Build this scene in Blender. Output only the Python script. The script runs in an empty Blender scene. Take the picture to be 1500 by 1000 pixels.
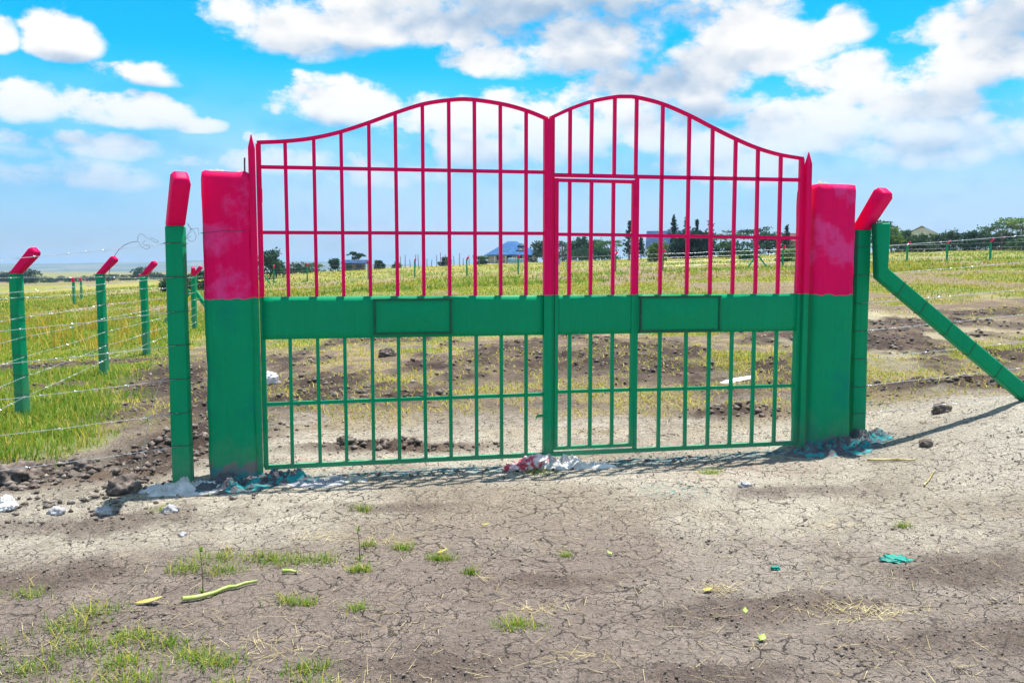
import bpy, bmesh, math, random
import numpy as np
from mathutils import Vector, Matrix, noise as mnoise

S = bpy.context.scene
COL = S.collection
R = math.radians

# ------------------------------------------------------------------ camera
F_PX, EYE = 1250.0, 1.5
PITCH = math.atan(105 / F_PX)
cam_d = bpy.data.cameras.new('camera'); cam = bpy.data.objects.new('camera', cam_d); COL.objects.link(cam)
cam_d.sensor_width = 36; cam_d.lens = 36 * F_PX / 1500
cam_d.clip_start = 0.05; cam_d.clip_end = 12000
cam.location = (0, 0, EYE); cam.rotation_euler = (R(90) - PITCH, 0, 0)
S.camera = cam

# ------------------------------------------------------------------ node maths helper
class V:
    """a socket with arithmetic: builds Math nodes"""
    def __init__(s, t, k): s.t, s.k = t, k
    def _m(s, op, *a, clamp=False):
        n = s.t.nodes.new('ShaderNodeMath'); n.operation = op; n.use_clamp = clamp
        for i, q in enumerate((s,) + a):
            if isinstance(q, V): s.t.links.new(q.k, n.inputs[i])
            else: n.inputs[i].default_value = q
        return V(s.t, n.outputs[0])
    def __add__(s, o): return s._m('ADD', o)
    __radd__ = __add__
    def __mul__(s, o): return s._m('MULTIPLY', o)
    __rmul__ = __mul__
    def __sub__(s, o): return s._m('SUBTRACT', o)
    def __rsub__(s, o): return (s * -1) + o
    def __truediv__(s, o): return s._m('DIVIDE', o)
    def mx(s, o): return s._m('MAXIMUM', o)
    def mn(s, o): return s._m('MINIMUM', o)
    def pw(s, o): return s._m('POWER', o)
    def step(s, a, b):
        n = s.t.nodes.new('ShaderNodeMapRange'); n.interpolation_type = 'SMOOTHSTEP'
        s.t.links.new(s.k, n.inputs[0]); n.inputs[1].default_value = a; n.inputs[2].default_value = b
        return V(s.t, n.outputs[0])
def nnoise(t, vec, scale, detail=4, rough=0.55, dim='3D', dist=0.0, out=0):
    n = t.nodes.new('ShaderNodeTexNoise'); n.noise_dimensions = dim
    n.inputs['Scale'].default_value = scale; n.inputs['Detail'].default_value = detail
    n.inputs['Roughness'].default_value = rough; n.inputs['Distortion'].default_value = dist
    if vec is not None: t.links.new(vec, n.inputs['Vector'])
    return V(t, n.outputs[out])
def cmix(t, f, a, b, mode='MIX'):
    n = t.nodes.new('ShaderNodeMix'); n.data_type = 'RGBA'; n.blend_type = mode
    for sock, q in ((n.inputs[0], f), (n.inputs[6], a), (n.inputs[7], b)):
        if isinstance(q, V): t.links.new(q.k, sock)
        elif isinstance(q, (int, float)): sock.default_value = q
        elif isinstance(q, (tuple, list)): sock.default_value = (*q[:3], 1)
        else: t.links.new(q, sock)
    return n.outputs[2]

# ------------------------------------------------------------------ sky
SUN_EL, SUN_AZ = R(75), R(40)          # azimuth from +Y towards +X: behind the gate, high
W = bpy.data.worlds.new('World'); S.world = W; W.use_nodes = True
W.cycles.sampling_method = 'MANUAL'; W.cycles.sample_map_resolution = 512
t = W.node_tree; t.nodes.clear()
sky = t.nodes.new('ShaderNodeTexSky'); sky.sky_type = 'NISHITA'; sky.sun_disc = False
sky.sun_elevation = SUN_EL; sky.sun_rotation = SUN_AZ; sky.altitude = 1600; sky.air_density = 1.0; sky.dust_density = 0.2; sky.ozone_density = 1.5
hs = t.nodes.new('ShaderNodeHueSaturation'); hs.inputs['Saturation'].default_value = 1.75; hs.inputs['Hue'].default_value = 0.475
t.links.new(sky.outputs[0], hs.inputs['Color'])
bg = t.nodes.new('ShaderNodeBackground'); bg.inputs['Strength'].default_value = 0.108

tc = t.nodes.new('ShaderNodeTexCoord'); gen = tc.outputs['Generated']
sx = t.nodes.new('ShaderNodeSeparateXYZ'); t.links.new(gen, sx.inputs[0])
dx, dy, dz = (V(t, sx.outputs[i]) for i in range(3))
az = dx._m('ARCTAN2', dy) * (180 / math.pi)
el = dz._m('ARCSINE') * (180 / math.pi)
def noise_at(zoff, scale, detail, rough, zs=1.7):
    mp = t.nodes.new('ShaderNodeMapping'); mp.inputs['Scale'].default_value = (1, 1, zs); mp.inputs['Location'].default_value = (0, 0, zoff)
    t.links.new(gen, mp.inputs[0])
    return nnoise(t, mp.outputs[0], scale, detail, rough)
def puff_at(zoff):
    mp = t.nodes.new('ShaderNodeMapping'); mp.inputs['Scale'].default_value = (1, 1, 1.5); mp.inputs['Location'].default_value = (0, 0, zoff)
    ad = t.nodes.new('ShaderNodeVectorMath'); ad.operation = 'MULTIPLY_ADD'; ad.inputs[1].default_value = (0.05, 0.05, 0.05)
    t.links.new(gen, mp.inputs[0]); t.links.new(nz1.outputs['Color'], ad.inputs[0]); t.links.new(mp.outputs[0], ad.inputs[2])
    v = t.nodes.new('ShaderNodeTexVoronoi'); v.feature = 'F1'; v.inputs['Scale'].default_value = 12; v.inputs['Detail'].default_value = 2.0
    v.inputs['Roughness'].default_value = 0.55; v.normalize = True
    t.links.new(ad.outputs[0], v.inputs['Vector']); return 1.0 - V(t, v.outputs['Distance'])
n1 = noise_at(0, 10, 7, 0.64); nz1 = n1.k.node
n2 = noise_at(0.3, 3.6, 3, 0.5)
pf = puff_at(0.0); pfb = puff_at(0.022)
t.links.new(cmix(t, 1.0, hs.outputs[0], cmix(t, el.step(-1.0, 13.0), (0.22, 0.29, 0.50), (1, 1, 1)), 'MULTIPLY'), bg.inputs['Color'])
cmb = t.nodes.new('ShaderNodeCombineXYZ'); azw = az + (n1 - 0.5) * 2.5; elw = el + (n1 - 0.5) * -1.2
for q, k in ((azw, 0), (elw, 1), (elw, 2)): t.links.new(q.k, cmb.inputs[k])
CLOUDS = [(-26.3,7.6,2.2,0.6),(-20.6,6.6,1.9,0.6),(-29.0,5.9,2.4,0.6),(-16.0,8.2,1.5,0.6),(-27.0,12.9,2.4,1.45),(-30.2,12.7,1.0,1.1),(-22.5,11.5,3.0,0.85),(-30.0,9.3,3.0,1.5),(-23.7,9.2,4.2,1.35),(-19.9,8.8,2.0,0.7),
 (-29.6,7.0,2.1,1.1),(-24.6,7.2,3.8,1.1),(-27.5,5.4,6.1,1.3),(-17.3,15.6,2.9,1.8),(-13.2,14.8,6.1,2.3),(-6.7,16.2,8.1,3.2),(-1.3,13.4,4.1,1.8),
 (5.8,14.1,9.1,3.2),(2.2,16.9,13.7,2.4),(14.4,14.1,7.3,3.2),(20.5,14.5,2.4,1.6),(9.3,12.0,6.7,1.8),(-11.7,10.2,5.0,1.7),(-14.6,6.7,4.3,1.3),
 (-2.2,10.0,5.5,1.8),(-2.7,8.0,5.9,2.1),(5.8,9.1,6.8,2.8),(-8.5,6.0,5.4,1.4),(21.4,10.9,3.6,1.9),(25.8,13.9,2.6,1.6),(28.9,14.3,3.1,2.5),
 (28.3,11.4,3.5,2.3),(25.2,9.8,4.5,2.3),(27.1,7.4,7.2,2.3),(19.5,8.2,5.3,2.3),(15.4,6.7,6.4,2.1),(11.1,10.6,5.3,2.3)]
fld = None
for (a0, e0, w, h) in CLOUDS:
    vm = t.nodes.new('ShaderNodeVectorMath'); vm.operation = 'MULTIPLY_ADD'; k = (1 / (w * 1.05), 1 / (h * 1.15), -1 / (h * 0.75))
    vm.inputs[1].default_value = k; vm.inputs[2].default_value = (-a0 * k[0], -e0 * k[1], -e0 * k[2]); t.links.new(cmb.outputs[0], vm.inputs[0])
    vx = t.nodes.new('ShaderNodeVectorMath'); vx.operation = 'MAXIMUM'; vx.inputs[1].default_value = (-1e4, 0, 0); t.links.new(vm.outputs[0], vx.inputs[0])
    vl = t.nodes.new('ShaderNodeVectorMath'); vl.operation = 'LENGTH'; t.links.new(vx.outputs[0], vl.inputs[0])
    b = V(t, vl.outputs['Value']); fld = b if fld is None else fld.mn(b)
fld = 1.0 - fld * fld
# the rest of the sky carries the same broken cumulus
aab = az._m('ABSOLUTE')
outside = aab.step(30, 38).mx(el.step(16.5, 21))
gfield = (n2 - 0.47) * 5.0 + outside * 3.0 - 3.0
fld = fld.mx(gfield.mn(0.8)).mx(-1.5)
GREY = [(1.8,16.1,11.9,1.9), (8.9,12.4,7.6,1.4), (12.8,9.1,5.7,1.4), (-10.2,13.4,7.5,0.9), (29.6,13.5,2.7,1.4), (27.0,9.7,5.1,1.0), (25.7,6.3,6.7,1.6), (-25.3,7.7,5.6,0.8), (-26.9,11.9,2.2,0.5), (-22.7,10.7,2.7,0.5), (-12.0,9.0,3.9,0.6), (-29.6,5.9,4.1,0.9), (-3.2,7.2,5.5,0.9), (5.9,6.5,7.3,1.1), ]
gry = None
for (a0, e0, w, h) in GREY:
    vm = t.nodes.new('ShaderNodeVectorMath'); vm.operation = 'MULTIPLY_ADD'; k = (1 / (w * 1.2), 1 / (h * 1.3), 0)
    vm.inputs[1].default_value = k; vm.inputs[2].default_value = (-a0 * k[0], -e0 * k[1], 0); t.links.new(cmb.outputs[0], vm.inputs[0])
    vl = t.nodes.new('ShaderNodeVectorMath'); vl.operation = 'LENGTH'; t.links.new(vm.outputs[0], vl.inputs[0])
    b = V(t, vl.outputs['Value']); gry = b if gry is None else gry.mn(b)
fz = fld * 0.95 - 0.26 + (pf - 0.62) * 2.4 + (n1 - 0.5) * 3.4
lowf = el.step(11.5, 6.0)
dens = fz.step(-0.12, 0.60) * (1.0 - lowf) + fz.step(-0.5, 1.0) * lowf * 0.85
veil = (1.0 - el.step(2.0, 14.0)) * (n2.step(0.30, 0.62) * 0.35 + 0.30)
relief = (pf - pfb) * 1.1 + (n1 - 0.5) * 0.5
base = gry.step(1.35, 0.1) * (1.0 - lowf * 0.6)
lum = (relief + 1.0 - base * 0.44).mn(1.0).mx(0.4)
ccol = cmix(t, lum.step(0.45, 0.95), (0.55, 0.74, 0.98), (1.0, 1.0, 1.0))
ccol = cmix(t, el.step(11.0, 2.5) * 0.75, ccol, (0.52, 0.71, 0.98))
cb = t.nodes.new('ShaderNodeBackground'); t.links.new(ccol, cb.inputs['Color'])
t.links.new((lum * 0.30 + 0.24).k, cb.inputs['Strength'])
cov = dens.mx(veil)
mixs = t.nodes.new('ShaderNodeMixShader'); t.links.new(cov.k, mixs.inputs[0])
t.links.new(bg.outputs[0], mixs.inputs[1]); t.links.new(cb.outputs[0], mixs.inputs[2])
wo = t.nodes.new('ShaderNodeOutputWorld'); t.links.new(mixs.outputs[0], wo.inputs[0])

# ------------------------------------------------------------------ sun and exposure
sd = bpy.data.lights.new('sun', 'SUN'); sd.energy = 4.6; sd.angle = R(0.55); sd.color = (1.0, 0.95, 0.87)
so = bpy.data.objects.new('sun', sd); COL.objects.link(so); so.location = (0, 0, 60)
sdir = Vector((math.sin(SUN_AZ) * math.cos(SUN_EL), math.cos(SUN_AZ) * math.cos(SUN_EL), math.sin(SUN_EL)))
so.rotation_euler = sdir.to_track_quat('Z', 'Y').to_euler()
vs = S.view_settings; vs.view_transform = 'Standard'; vs.look = 'None'; vs.gamma = 1; vs.use_curve_mapping = False
vs.exposure = 0.95

# ------------------------------------------------------------------ materials
MATS = {}
def newmat(name):
    m = bpy.data.materials.new(name); m.use_nodes = True; MATS[name] = m
    return m, m.node_tree, m.node_tree.nodes['Principled BSDF']
def bump(t, p, h, strength, dist):
    b = t.nodes.new('ShaderNodeBump'); b.inputs['Strength'].default_value = strength; b.inputs['Distance'].default_value = dist
    t.links.new(h.k if isinstance(h, V) else h, b.inputs['Height']); t.links.new(b.outputs[0], p.inputs['Normal'])
def wpos(t): return t.nodes.new('ShaderNodeNewGeometry').outputs['Position']
def opos(t): return t.nodes.new('ShaderNodeTexCoord').outputs['Object']
def speckmat(name, a, b, scale, rough=0.6, bstr=0.3, bdist=0.004, bscale=None, metallic=0, lo=0.4, hi=0.65, spec=0.5, rnd=0.0):
    m, t, p = newmat(name); o = opos(t)
    n = nnoise(t, o, scale, 6, 0.6)
    c = cmix(t, n.step(lo, hi), a, b)
    if rnd:
        oi = t.nodes.new('ShaderNodeObjectInfo'); h = t.nodes.new('ShaderNodeHueSaturation')
        t.links.new(c, h.inputs['Color']); t.links.new((V(t, oi.outputs['Random']) * rnd + (1 - rnd / 2)).k, h.inputs['Value']); c = h.outputs[0]
    t.links.new(c, p.inputs['Base Color']); p.inputs['Roughness'].default_value = rough; p.inputs['Metallic'].default_value = metallic
    p.inputs['Specular IOR Level'].default_value = spec
    if bstr: bump(t, p, nnoise(t, o, bscale or scale * 4, 5, 0.6), bstr, bdist)
    return m
RED = (0.84, 0.0, 0.11); RED2 = (0.78, 0.06, 0.28); GRN = (0.0, 0.295, 0.125); GRN2 = (0.0, 0.18, 0.19)
def paint(name, split=None, rough=0.5, patch=0.5, bstr=0.15, bscale=40, bare=False, edge=0.012, pz=(0.62, 0.75)):
    """enamel: crimson above the split height, green below, brushed on by hand"""
    m, t, p = newmat(name); w = wpos(t)
    n = nnoise(t, w, 2.6, 6, 0.62); n2 = nnoise(t, w, 30, 4, 0.6); n3 = nnoise(t, w, 9, 5, 0.65)
    red = cmix(t, n.step(*pz) * patch, RED, RED2); red = cmix(t, n2.step(0.3, 0.8) * 0.22, red, (0.55, 0.0, 0.06))
    grn = cmix(t, n.step(0.5, 0.8) * patch, GRN, GRN2); grn = cmix(t, n2.step(0.3, 0.8) * 0.25, grn, (0.0, 0.21, 0.085))
    z = t.nodes.new('ShaderNodeSeparateXYZ'); t.links.new(w, z.inputs[0]); zz = V(t, z.outputs[2])
    if split == 'red': c = red
    elif split == 'green': c = grn
    else: c = cmix(t, (zz + (n3 - 0.5) * edge * 4 - split).step(-0.004, 0.004), grn, red)
    if bare:
        c = cmix(t, (zz + (n3 - 0.5) * 0.22).step(0.07, 0.03), c, cmix(t, n3.step(0.4, 0.6), (0.20, 0.16, 0.15), (0.02, 0.22, 0.24)))
    else:
        c = cmix(t, n3.step(0.70, 0.78) * 0.5, c, cmix(t, 0.6, c, (0.03, 0.02, 0.02)))
    mp = t.nodes.new('ShaderNodeMapping'); mp.inputs['Scale'].default_value = (38, 38, 2.2); t.links.new(w, mp.inputs[0])
    streak = nnoise(t, mp.outputs[0], 1.0, 5, 0.7); big = nnoise(t, w, 0.9, 4, 0.6)
    hv = t.nodes.new('ShaderNodeHueSaturation'); t.links.new(c, hv.inputs['Color']); t.links.new((streak * 0.34 + big * 0.30 + 0.70).k, hv.inputs['Value']); c = hv.outputs[0]
    dust = (zz + (n3 - 0.5) * 0.5).step(0.34, -0.08) * (n2 * 0.4 + 0.3)
    c = cmix(t, dust * 0.35, c, (0.36, 0.31, 0.25))
    c = cmix(t, n2.step(0.69, 0.76) * n3.step(0.48, 0.6) * 0.8, c, (0.14, 0.07, 0.045))
    t.links.new(c, p.inputs['Base Color']); p.inputs['Roughness'].default_value = rough
    p.inputs['Specular IOR Level'].default_value = 0.12
    bump(t, p, n3 * 0.7 + n2 * 0.3, bstr, 0.006)
    return m
paint('enamel', 1.296, 0.42, 0.25, 0.06)
paint('enamel_red', 'red', 0.42, 0.25, 0.06)
paint('enamel_green', 'green', 0.42, 0.15, 0.10, pz=(0.6, 0.8))
paint('pillar_paint', 1.285, 0.62, 0.75, 0.55, bare=True, edge=0.022, pz=(0.5, 0.62))
paint('post_red', 'red', 0.55, 0.5, 0.4)
paint('post_green', 'green', 0.55, 0.25, 0.4)
speckmat('concrete', (0.30, 0.28, 0.25), (0.46, 0.43, 0.38), 14, 0.9, 0.8, 0.01, 50)
speckmat('galvanised', (0.46, 0.50, 0.55), (0.62, 0.66, 0.70), 30, 0.38, 0, metallic=0.6)
speckmat('dark_wire', (0.05, 0.045, 0.045), (0.10, 0.08, 0.07), 30, 0.6, 0, metallic=0.4)
speckmat('dark_green_seal', (0.0, 0.06, 0.03), (0.0, 0.10, 0.045), 30, 0.6, 0)  # dark green for the bead round the raised panels
speckmat('clod_soil', (0.085, 0.066, 0.058), (0.24, 0.195, 0.165), 14, 0.95, 0.7, 0.01, 60, lo=0.35, hi=0.75)
speckmat('pale_clod_soil', (0.17, 0.14, 0.12), (0.33, 0.28, 0.235), 9, 0.95, 0.7, 0.01, 60)
speckmat('stone', (0.30, 0.30, 0.33), (0.48, 0.47, 0.48), 12, 0.9, 0.7, 0.01, 50)
speckmat('cement', (0.52, 0.50, 0.48), (0.74, 0.72, 0.70), 9, 0.95, 0.8, 0.01, 45)
speckmat('splashed_rubble', (0.10, 0.095, 0.11), (0.01, 0.30, 0.31), 13, 0.85, 0.9, 0.012, 60, lo=0.48, hi=0.62)
speckmat('dry_straw', (0.30, 0.23, 0.08), (0.58, 0.50, 0.24), 9, 0.8, 0, rnd=0.2)
speckmat('bark', (0.10, 0.075, 0.055), (0.19, 0.15, 0.115), 8, 0.9, 0.6, 0.02, 30)
speckmat('timber', (0.13, 0.11, 0.10), (0.24, 0.20, 0.18), 8, 0.9, 0.4, 0.01, 30)
speckmat('blue_roof', (0.03, 0.10, 0.24), (0.05, 0.14, 0.32), 1.2, 0.85, 0.2, 0.02, 8, spec=0.1)
speckmat('grey_blue_roof', (0.025, 0.05, 0.12), (0.04, 0.08, 0.17), 1.2, 0.85, 0.2, 0.02, 8, spec=0.1)
speckmat('brown_roof', (0.12, 0.045, 0.05), (0.17, 0.07, 0.07), 1.2, 0.85, 0.2, 0.02, 8, spec=0.1)
speckmat('pale_roof', (0.42, 0.44, 0.48), (0.55, 0.57, 0.60), 1.2, 0.5, 0.2, 0.02, 8)
speckmat('house_wall', (0.34, 0.28, 0.25), (0.46, 0.40, 0.35), 2, 0.85, 0.2, 0.01, 20)
speckmat('white_wall', (0.60, 0.58, 0.55), (0.74, 0.72, 0.68), 2, 0.85, 0.2, 0.01, 20)
speckmat('pale_blue_panel', (0.22, 0.38, 0.55), (0.35, 0.50, 0.66), 2, 0.6, 0.2, 0.01, 20)
speckmat('dark_glass', (0.02, 0.025, 0.035), (0.03, 0.035, 0.05), 3, 0.15, 0)
speckmat('plastic_white', (0.72, 0.70, 0.72), (0.82, 0.80, 0.80), 12, 0.4, 0.3, 0.01, 30)
speckmat('plastic_red', (0.50, 0.04, 0.07), (0.72, 0.62, 0.62), 13, 0.4, 0.3, 0.01, 30, lo=0.42, hi=0.56)
speckmat('rag_teal', (0.0, 0.20, 0.16), (0.0, 0.32, 0.26), 20, 0.6, 0.5, 0.006, 60)
speckmat('stalk_green', (0.26, 0.36, 0.06), (0.42, 0.48, 0.15), 16, 0.5, 0.2, 0.003, 60)
speckmat('yellow_leaf', (0.34, 0.29, 0.05), (0.46, 0.42, 0.12), 14, 0.6, 0.2, 0.003, 60)
speckmat('hill_scrub', (0.06, 0.09, 0.06), (0.16, 0.15, 0.10), 0.006, 0.95, 0, lo=0.45, hi=0.6)
def leafmat(name, a, b, scale=0.6, trans=0.35, rnd=0.35):
    m, t, p = newmat(name); o = wpos(t)
    c = cmix(t, nnoise(t, o, scale, 5, 0.65).step(0.33, 0.68), a, b)
    oi = t.nodes.new('ShaderNodeObjectInfo'); h = t.nodes.new('ShaderNodeHueSaturation')
    t.links.new(c, h.inputs['Color']); t.links.new((V(t, oi.outputs['Random']) * rnd + (1 - rnd / 2)).k, h.inputs['Value'])
    t.links.new(h.outputs[0], p.inputs['Base Color']); p.inputs['Roughness'].default_value = 0.6; p.inputs['Specular IOR Level'].default_value = 0.25
    tr = t.nodes.new('ShaderNodeBsdfTranslucent'); t.links.new(h.outputs[0], tr.inputs['Color'])
    ms = t.nodes.new('ShaderNodeMixShader'); ms.inputs[0].default_value = trans
    t.links.new(p.outputs[0], ms.inputs[1]); t.links.new(tr.outputs[0], ms.inputs[2])
    t.links.new(ms.outputs[0], t.nodes['Material Output'].inputs[0])
    return m
leafmat('leaf_dark', (0.016, 0.050, 0.030), (0.045, 0.11, 0.045))
leafmat('leaf_mid', (0.035, 0.085, 0.03), (0.08, 0.16, 0.05))
leafmat('leaf_bright', (0.09, 0.17, 0.03), (0.17, 0.27, 0.05))
leafmat('leaf_conifer', (0.012, 0.040, 0.030), (0.035, 0.085, 0.05))
leafmat('grass_green', (0.10, 0.21, 0.015), (0.22, 0.34, 0.035), 1.3, 0.4, 0)
leafmat('grass_yellow', (0.34, 0.33, 0.03), (0.50, 0.42, 0.07), 1.3, 0.35, 0)
leafmat('weed_gold', (0.42, 0.27, 0.02), (0.60, 0.46, 0.07), 0.8, 0.3, 0)

# ------------------------------------------------------------------ geometry helpers
class MB:
    def __init__(s): s.v, s.f = [], []
    def add(s, vs, fs):
        k = len(s.v); s.v += [tuple(q) for q in vs]; s.f += [tuple(i + k for i in f) for f in fs]
    def box(s, c, d, rot=None):
        c = Vector(c); vs = []
        for z in (-1, 1):
            for (x, y) in ((-1, -1), (1, -1), (1, 1), (-1, 1)):
                q = Vector((x * d[0] / 2, y * d[1] / 2, z * d[2] / 2)); vs.append(c + (rot @ q if rot else q))
        s.add(vs, [(3, 2, 1, 0), (4, 5, 6, 7), (0, 1, 5, 4), (1, 2, 6, 5), (2, 3, 7, 6), (3, 0, 4, 7)])
    def bar(s, p, q, w, d, up=(0, 1, 0)):
        """square section from p to q: w across, d along `up`"""
        p, q = Vector(p), Vector(q); a = (q - p).normalized(); u = Vector(up); u = (u - a * u.dot(a)).normalized(); r = a.cross(u)
        vs = [e + r * (i * w / 2) + u * (j * d / 2) for e in (p, q) for (i, j) in ((-1, -1), (1, -1), (1, 1), (-1, 1))]
        s.add(vs, [(3, 2, 1, 0), (4, 5, 6, 7), (0, 1, 5, 4), (1, 2, 6, 5), (2, 3, 7, 6), (3, 0, 4, 7)])
    def sweep(s, pts, w, d, up=(0, 1, 0)):
        """rectangular section along a polyline with mitred joints"""
        pts = [Vector(q) for q in pts]; n = len(pts); vs = []; fs = []; u = Vector(up)
        for i, p in enumerate(pts):
            a = (pts[min(i + 1, n - 1)] - pts[max(i - 1, 0)]).normalized(); r = a.cross(u).normalized()
            vs += [p + r * (x * w / 2) + u * (y * d / 2) for (x, y) in ((-1, -1), (1, -1), (1, 1), (-1, 1))]
            if i: 
                b = 4 * i
                fs += [(b - 4 + k, b - 4 + (k + 1) % 4, b + (k + 1) % 4, b + k) for k in range(4)]
        fs += [(3, 2, 1, 0), tuple(4 * (n - 1) + k for k in range(4))]
        s.add(vs, fs)
    def tube(s, pts, rad, n=5, cap=True):
        pts = [Vector(q) for q in pts]; m = len(pts); vs, fs = [], []
        rad = rad if isinstance(rad, (list, tuple)) else [rad] * m
        for i, p in enumerate(pts):
            a = (pts[min(i + 1, m - 1)] - pts[max(i - 1, 0)])
            if a.length < 1e-9: a = Vector((0, 0, 1))
            a.normalize()
            h = Vector((0, 0, 1)) if abs(a.z) < 0.9 else Vector((0, 1, 0))
            x = a.cross(h).normalized(); y = a.cross(x)
            vs += [p + (x * math.cos(2 * math.pi * k / n) + y * math.sin(2 * math.pi * k / n)) * rad[i] for k in range(n)]
            if i:
                b = n * i; fs += [(b - n + k, b - n + (k + 1) % n, b + (k + 1) % n, b + k) for k in range(n)]
        if cap: fs += [tuple(range(n)), tuple(n * (m - 1) + k for k in reversed(range(n)))]
        s.add(vs, fs)
    def mesh(s, name):
        me = bpy.data.meshes.new(name); me.from_pydata(s.v, [], s.f); me.update(); return me
    def build(s, name, mat, parent=None, smooth=False, bevel=0, seg=2):
        return put(s.mesh(name), name, mat, parent, smooth, bevel, seg)
def put(me, name, mat, parent=None, smooth=False, bevel=0, seg=2):
    o = bpy.data.objects.new(name, me); COL.objects.link(o)
    if not me.materials: me.materials.append(MATS[mat])
    if parent: o.parent = parent
    if smooth: me.polygons.foreach_set('use_smooth', [True] * len(me.polygons))
    if bevel:
        b = o.modifiers.new('bevel', 'BEVEL'); b.width = bevel; b.segments = seg; b.limit_method = 'ANGLE'; b.angle_limit = R(35)
    return o
def tag(o, label, cat, group=None, kind=None):
    if label: o['label'] = label
    if cat: o['category'] = cat
    if group: o['group'] = group
    if kind: o['kind'] = kind
    return o
def empty(name, loc, rz=0, label=None, cat=None, group=None):
    o = bpy.data.objects.new(name, None); COL.objects.link(o); o.location = loc; o.rotation_euler = (0, 0, rz); o.empty_display_size = 0.1
    return tag(o, label, cat, group)
def npmesh(name, verts, tris, mat, smooth=False, parent=None):
    me = bpy.data.meshes.new(name); nv, nf = len(verts), len(tris); k = tris.shape[1]
    me.vertices.add(nv); me.vertices.foreach_set('co', np.ascontiguousarray(verts, np.float32).ravel())
    me.loops.add(nf * k); me.loops.foreach_set('vertex_index', np.ascontiguousarray(tris, np.int32).ravel())
    me.polygons.add(nf); me.polygons.foreach_set('loop_start', np.arange(nf, dtype=np.int32) * k)
    if smooth: me.polygons.foreach_set('use_smooth', np.ones(nf, bool))
    me.update(calc_edges=True); me.validate()
    return put(me, name, mat, parent)

# ------------------------------------------------------------------ terrain
def sst(a, b, x):
    q = np.clip((x - a) / (b - a), 0, 1); return q * q * (3 - 2 * q)
def hsh(i, j, s):
    n = (i * 374761393 + j * 668265263 + s * 974711) & 0xFFFFFFFF
    n = ((n ^ (n >> 13)) * 1274126177) & 0xFFFFFFFF
    return ((n ^ (n >> 16)) & 0xFFFF) / 65535.0
def vn(x, y, s=0):
    xi = np.floor(x).astype(np.int64); yi = np.floor(y).astype(np.int64); fx = x - xi; fy = y - yi
    fx = fx * fx * (3 - 2 * fx); fy = fy * fy * (3 - 2 * fy)
    a = hsh(xi, yi, s); b = hsh(xi + 1, yi, s); c = hsh(xi, yi + 1, s); d = hsh(xi + 1, yi + 1, s)
    return (a * (1 - fx) + b * fx) * (1 - fy) + (c * (1 - fx) + d * fx) * fy
def fbm(x, y, o=4, s=0, g=0.5):
    v = 0; a = 1; k = 0
    for i in range(o):
        v = v + a * vn(x, y, s + i); k += a; a *= g; x = x * 2.03 + 7.1; y = y * 2.03 + 3.7
    return v / k
def gauss(x, y, cx, cy, rx, ry, ang=0):
    c, s_ = math.cos(ang), math.sin(ang); u = (x - cx) * c + (y - cy) * s_; v = -(x - cx) * s_ + (y - cy) * c
    return np.exp(-(u / rx) ** 2 - (v / ry) ** 2)
def dug_mask(x, y):
    """turned soil: strip behind the left fence, ridge inside the gate, heap in the yard"""
    d = 0
    # strip from the road side, past the left post, back towards the field
    for (cx, cy, rx, ry, a) in ((-4.3, 6.9, 1.6, 0.95, 0.35), (-3.1, 8.0, 0.8, 1.6, -0.15), (-3.0, 6.75, 0.5, 0.35, 0.3), (-3.9, 11.5, 0.9, 3.0, 0.25), (-9.5, 17.3, 3.2, 0.9, 0.25),
                                (-8.0, 13.4, 1.8, 0.45, 0.3), (-5.8, 14.5, 0.9, 3.5, 0.3), (-1.1, 7.5, 0.9, 0.22, 0.1), (2.3, 8.9, 0.55, 0.35, 0.1), (5.1, 9.8, 1.3, 0.55, 0.1), (1.2, 13.5, 1.9, 2.0, 0)):
        d = np.maximum(d, gauss(x, y, cx, cy, rx, ry, a))
    zone = sst(8.8, 10.5, y) * sst(27, 19, y) * sst(-6.5, -4, x)
    return np.maximum(d, zone * sst(0.37, 0.60, fbm(x * 0.8, y * 0.42, 4, 121, 0.6)) * 0.85)
def terrain_base(x, y):
    x = np.asarray(x, float); y = np.asarray(y, float)
    z = 4 * np.tanh(0.036 * x / 4)
    u = x / np.maximum(y, 1.0)
    k = sst(-0.65, -0.1, u)
    g = np.interp(y, [0, 20, 90, 130, 200, 400, 4000], [0, 0, 0.92, 2.3, 3.1, 3.4, -4])
    z = z + g * k
    z = z - 0.12 * sst(-3.0, -5.0, x) * sst(3.0, 6.0, y) * sst(120, 40, y)
    wp = np.exp(-((x - 0.3) / 3.4) ** 4 - ((y - 6.6) / 3.0) ** 4)
    z = z * (1 - wp) + (-0.085) * wp
    z = z + 0.34 * gauss(x, y, 5.6, 7.25, 1.5, 1.05)
    return z
def terrain(x, y, fine=True):
    x = np.asarray(x, float); y = np.asarray(y, float)
    z = terrain_base(x, y)
    r = np.hypot(x, y); near = sst(60, 12, r)
    d = dug_mask(x, y)
    z = z + near * (0.05 * (fbm(x * 0.8, y * 0.8, 3, 5) - 0.5) + 0.03 * (fbm(x * 4, y * 4, 3, 9) - 0.5) + 0.022 * (fbm(x * 15, y * 15, 3, 13, .6) - 0.5))
    z = z - 0.10 * gauss(x, y, -4.2, 7.1, 1.4, 0.6, 0.35) - 0.05 * gauss(x, y, -3.3, 9.0, 0.5, 2.0)
    z = z + near * d * (0.20 * (fbm(x * 3.1, y * 3.1, 4, 21, 0.6) - 0.42) + 0.16 * np.abs(fbm(x * 9, y * 9, 3, 31) - 0.5))
    rg_ = rough_mask(x, y)
    z = z + rg_ * 0.07 * (fbm(x * 13, y * 13, 4, 141, .65) - 0.4)
    return z
def tz(x, y): return float(terrain(np.array([x]), np.array([y]))[0])

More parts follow.
